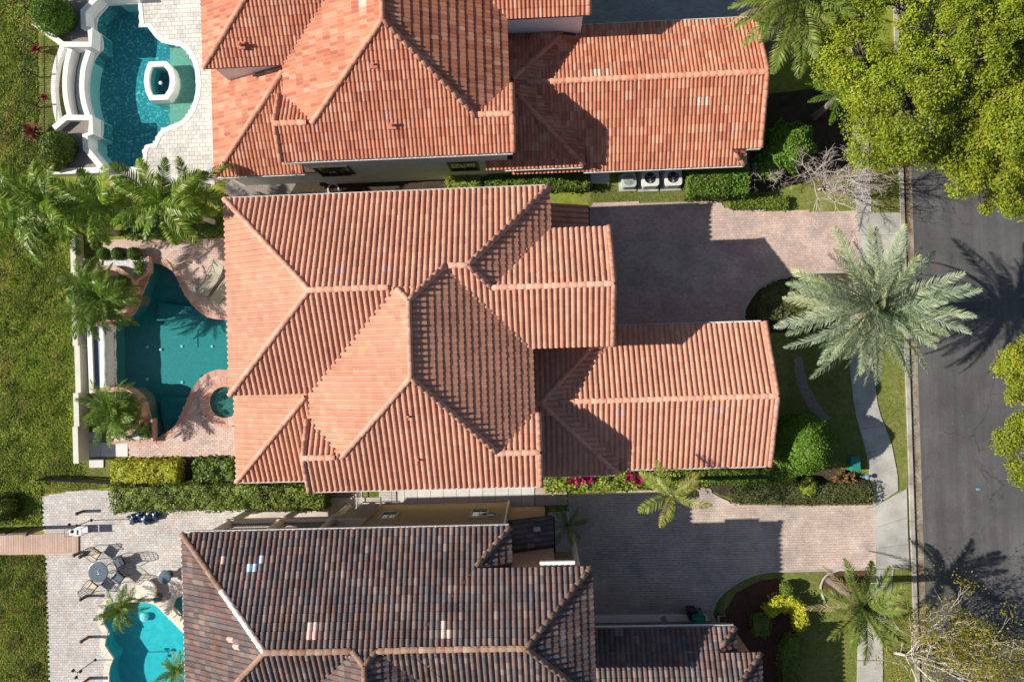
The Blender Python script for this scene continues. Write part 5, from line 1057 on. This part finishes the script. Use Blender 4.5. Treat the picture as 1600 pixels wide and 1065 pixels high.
for i in range(1, 8): MB().tube([(x0, y0 + (yb - y0) * i / 8, .1), (x0, y0 + (yb - y0) * i / 8, 1.25)], .012, 5).build('bar', M['white'], t)
# ---- terrace furniture of the lower house
x, y, _ = P(167, 886); t = thing('round_table', 'round blue-grey patio table with four chairs', 'table', (x, y, 0)); MB().lathe((x, y, .70), [(.50, 0), (.54, .015), (.54, .035), (.5, .045)], 32).build('table_top', M['slate'], t)
m = MB(); m.tube([(x + .12 * math.cos(a), y + .1 * math.sin(a), .752) for a in np.linspace(.6, 5.4, 14)], .018, 5); m.lathe((x, y, .746), [(.05, 0), (.04, .02)], 12); m.build('parasol_ring', M['steel'], t)
for i in range(4): a = i * 1.5708 + .785; MB().tube([(x + .12 * math.cos(a), y + .12 * math.sin(a), .7), (x + .2 * math.cos(a), y + .2 * math.sin(a), .35), (x + .42 * math.cos(a), y + .42 * math.sin(a), .0)], .02, 6).build('leg', M['dark'], t)
def chair(label, c, ang, seat):
    x, y, _ = P(*c); t = thing('patio_chair', label, 'chair', (x, y, 0), 'patio chairs round the table'); R = Matrix.Rotation(ang, 3, 'Z')
    def T(*p): q = R @ Vector(p); return np.array([x + q.x, y + q.y, q.z])          # +x is the way the chair faces
    m = MB(); q = [T(a, b, 0) for a, b in ((-.25, -.26), (.27, -.26), (.27, .26), (-.25, .26))]; m.prism(q, .40, .44); s = m.build('seat', M['dark'], t)
    m = MB(); q = [T(a, b, 0) for a, b in ((-.22, -.23), (.25, -.23), (.25, .23), (-.22, .23))]; m.prism(q, .441, .50); m.build('cushion', M[seat], s)
    for a in (-.23, .25):
        for b in (-.25, .25): MB().tube([T(a, b, .4), T(a * 1.1, b * 1.05, 0)], .016, 6).build('leg', M['dark'], t)
    m = MB(); m.tube([T(-.25, -.27, .42), T(-.33, -.27, .8), T(-.38, -.18, .97), T(-.39, 0, 1.0), T(-.38, .18, .97), T(-.33, .27, .8), T(-.25, .27, .42)], .018, 6); b_ = m.build('back_frame', M['dark'], t)
    for k in range(5): yy = -.2 + k * .1; MB().tube([T(-.255, yy, .44), T(-.34, yy, .82), T(-.375, yy, .965)], .012, 4).build('back_slat', M['dark'], b_)
    for zz in (.58, .74, .88): MB().tube([T(-.26 - (zz - .44) * .2, -.26, zz), T(-.26 - (zz - .44) * .2, .26, zz)], .009, 4).build('back_slat', M['dark'], b_)
    for b in (-.29, .29): MB().tube([T(-.3, b, .66), T(.05, b, .67), T(.26, b, .64), T(.25, b * .95, .41)], .017, 6).build('arm', M['dark'], t)
chair('patio chair with cream cushion above the round table', (156, 861), math.radians(-35), 'cushion')
chair('patio chair with cream cushion below the round table', (151, 912), math.radians(50), 'cushion')
chair('dark patio chair with blue-grey seat, upper right of the round table', (194, 873), math.radians(205), 'slate')
chair('dark patio chair with blue-grey seat, lower right of the round table', (193, 898), math.radians(140), 'slate')
x, y, _ = P(265, 896); t = thing('side_table', 'small round navy side table near the brown roof', 'table', (x, y, 0)); MB().lathe((x, y, .48), [(.33, 0), (.36, .02), (.36, .05), (.30, .07), (.05, .08)], 24).build('table_top', M['slate'], t); MB().lathe((x, y, 0), [(.24, 0), (.2, .05), (.16, .3), (.22, .479)], 16).build('base', M['navy'], t)
x, y, _ = P(233, 920); t = thing('stone_table', 'round speckled white stone slab at the head of the cyan pool', 'stone table', (x, y, 0)); MB().lathe((x, y, .25), [(.55, 0), (.60, .03), (.60, .10), (.56, .12)], 32).build('table_top', M['terrazzo'], t); MB().lathe((x, y, 0), [(.4, -.02), (.36, .1), (.36, .249)], 20).build('base', M['coping3'], t)
x, y, _ = P(250, 932); tag(MB().box(x - .18, x + .18, y - .17, y + .17, .02, .36, rot=.4, top=.92).build('storage_cube', M['slate']), 'small slate-coloured cube stool beside the stone slab', 'stool')
x, y, _ = P(268, 940); t = thing('rim_steps', 'cream stone steps beside the half-hidden spa', 'steps', (x, y, 0))
for i, (a, b) in enumerate((((242, 938), (258, 930)), ((259, 954), (273, 944)), ((276, 972), (290, 962)))): MB().prism(PP([a, (a[0] + 14, a[1] + 15), (b[0] + 13, b[1] + 13), b])[::-1], -.1, .15 + .02 * i).build('step_stone', M['coping3'], t)
# dark blue sacks
for i, ((px, py, r), lab) in enumerate((((213, 808, .27), 'navy plastic sack at the left end of the heap'), ((222, 803, .26), 'navy plastic sack second in the heap'), ((232, 809, .30), 'navy plastic sack low in the middle of the heap'), ((237, 802, .26), 'navy plastic sack behind the middle of the heap'), ((247, 803, .28), 'navy plastic sack at the right end of the heap'))):
    x, y, _ = P(px, py); n = 18; V = []; m = MB(); prof = [(.0, .0), (.8, .02), (1., .22), (.92, .42), (.6, .58), (.2, .66), (.08, .78), (.16, .86)]
    for rr, zz in prof:
        for k in range(n): a = 2 * math.pi * k / n; w = 1 + .18 * math.sin(a * 5 + i + zz * 6) + random.gauss(0, .05); V.append((x + r * rr * w * math.cos(a), y + r * rr * w * math.sin(a), zz * r * 1.7))
    Fs = [[q * n + k, q * n + (k + 1) % n, (q + 1) * n + (k + 1) % n, (q + 1) * n + k] for q in range(len(prof) - 1) for k in range(n)] + [[(len(prof) - 1) * n + k for k in range(n)]]
    tag(obj('plastic_sack', V, Fs, M['navy']), lab, 'sack', 'navy sacks by the hedge')
# bollards and lamps
for (px, py, hh), lab in (((131, 798, .6), 'brown wooden bollard nearest the terrace corner by the hedge'), ((190, 797, .6), 'brown wooden bollard left of the navy sacks'), ((127, 862, .6), 'brown wooden bollard at the foot of the boardwalk'), ((133, 866, .45), 'short brown bollard left of the cream-cushioned chair'), ((137, 930, .6), 'brown wooden bollard below the dining chairs'), ((139, 994, .65), 'brown wooden bollard beside the pool point'), ((141, 1058, .65), 'brown wooden bollard nearest the bottom edge'), ((69, 824, 1.3), 'tall brown post at the end of the boardwalk railing')):
    x, y, _ = P(px, py); t = thing('bollard', lab, 'bollard', (x, y, 0), 'wooden bollards on the grey terrace'); MB().lathe((x, y, 0), [(.085, -.05), (.08, hh * .5), (.075, hh - .06)], 10).build('post', M['wood'], t); MB().lathe((x, y, hh - .06), [(.095, 0), (.095, .05), (.04, .09)], 10).build('cap', M['bronze'], t)
for (px, py), lab in (((143, 812), 'slim black garden lamp with three small heads by the boardwalk'), ((149, 1030), 'slim black garden lamp with three small heads beside the cyan pool')):
    x, y, _ = P(px, py); t = thing('garden_lamp', lab, 'lamp', (x, y, 0), 'garden lamps on the terrace'); MB().lathe((x, y, 0), [(.10, 0), (.08, .04), (.025, .07)], 12).build('base', M['dark'], t); MB().tube([(x, y, .05), (x, y, 1.45)], .022, 8).build('pole', M['dark'], t)
    for k in range(3): a = k * 2.094 + .4; q = (x + .22 * math.cos(a), y + .22 * math.sin(a)); MB().tube([(x, y, 1.4), (q[0], q[1], 1.45)], .014, 6).build('arm', M['dark'], t); MB().lathe((q[0], q[1], 1.40), [(.03, 0), (.085, .05), (.08, .13), (.02, .17)], 10).build('lamp_head', M['dark'], t)
x, y, _ = P(133, 825); t = thing('serving_cart', 'grey metal serving cart at the head of the boardwalk', 'cart', (x, y, 0))
for zz in (.25, .75): MB().box(x - .33, x + .33, y - .2, y + .2, zz, zz + .03).build('shelf', M['steel'], t)
for sx in (-.31, .31):
    for sy in (-.18, .18): MB().tube([(x + sx, y + sy, .08), (x + sx, y + sy, .9)], .014, 6).build('leg', M['dark'], t); MB().tube([(x + sx, y + sy - .02, .05), (x + sx, y + sy + .02, .05)], .05, 8).build('wheel', M['dark'], t)
MB().tube([(x - .31, y - .18, .9), (x - .45, y - .18, .95), (x - .45, y + .18, .95), (x - .31, y + .18, .9)], .014, 6).build('handle', M['dark'], t); MB().box(x - .2, x + .1, y - .12, y + .12, .781, .83).build('tray', M['white'], t)
# ---- loungers and bits at the teal pool
def lounger(label, c, ang):
    x, y, _ = P(*c); t = thing('sun_lounger', label, 'sun lounger', (x, y, 0), 'olive sun loungers'); R = Matrix.Rotation(ang, 3, 'Z')
    def T(*p): q = R @ Vector(p); return np.array([x + q.x, y + q.y, q.z])
    m = MB(); m.prism([T(a, b, 0) for a, b in ((-.95, -.3), (.35, -.3), (.35, .3), (-.95, .3))], .33, .36); m.build('seat_sling', M['sling'], t)
    m = MB(); m.add([T(.36, -.3, .36), T(.36, .3, .36), T(.9, .3, .72), T(.9, -.3, .72), T(.37, -.3, .33), T(.37, .3, .33), T(.91, .3, .69), T(.91, -.3, .69)], [[0, 1, 2, 3], [7, 6, 5, 4], [0, 3, 7, 4], [1, 5, 6, 2], [2, 6, 7, 3]]); m.build('back_sling', M['sling'], t)
    for b in (-.32, .32):
        MB().tube([T(-.98, b, .33), T(.36, b, .34), T(.92, b, .71)], .02, 6).build('side_rail', M['bronze'], t)
        for a in (-.75, .25): MB().tube([T(a, b, .33), T(a * 1.05, b, .03)], .018, 6).build('leg', M['bronze'], t)
        MB().tube([T(.2, b * 1.1, .34), T(.15, b * 1.1, .56), T(.55, b * 1.1, .58), T(.6, b, .48)], .016, 6).build('arm', M['bronze'], t)
lounger('olive sun lounger on the pink terrace, the one further from the roof', (337, 436), math.radians(55)); lounger('olive sun lounger half under the edge of the salmon roof', (356, 450), math.radians(50))
for (px, py), lab in (((304, 454), 'white round skimmer lid on the upper pink paving'), ((289, 668), 'white round skimmer lid on the lower pink paving')):
    x, y, _ = P(px, py); tag(MB().lathe((x, y, .02), [(.10, 0), (.10, .02), (.07, .028)], 16).build('skimmer_lid', M['white']), lab, 'lid', 'skimmer lids')
x, y, _ = P(346, 588); t = thing('side_stone', 'pale stone landing beside the round spa under the roof edge', 'landing', (x, y, 0)); MB().prism(PP([(341, 578), (372, 576), (372, 602), (342, 604)])[::-1], -1.4, .1).build('slab', M['coping2'], t)
# ---- garden hose on the gravel side path
x, y, _ = P(520, 297); tag(MB().tube([(x + .3 * math.cos(a) + .01 * a, y + .3 * math.sin(a), .04 + .008 * a) for a in np.linspace(0, 12.5, 40)], .018, 5).build('garden_hose', M['white']), 'coiled white hose between the two tiled roofs', 'hose')

STUFF = {'field_grass': ('rough yellow-green grass of the field beside the boardwalk', 'grass'), 'field_weeds': ('taller weedy clumps in the rough field at the left', 'weeds'), 'lawn_grass': ('short mown lawn grass in the garden strips', 'grass'), 'leaf_litter': ('fallen brown leaves in the gutter and on the road', 'leaves')}
for o in COL.objects:
    kk = o.name.split('.')[0]
    if kk in STUFF and o.parent is None: tag(o, *STUFF[kk])
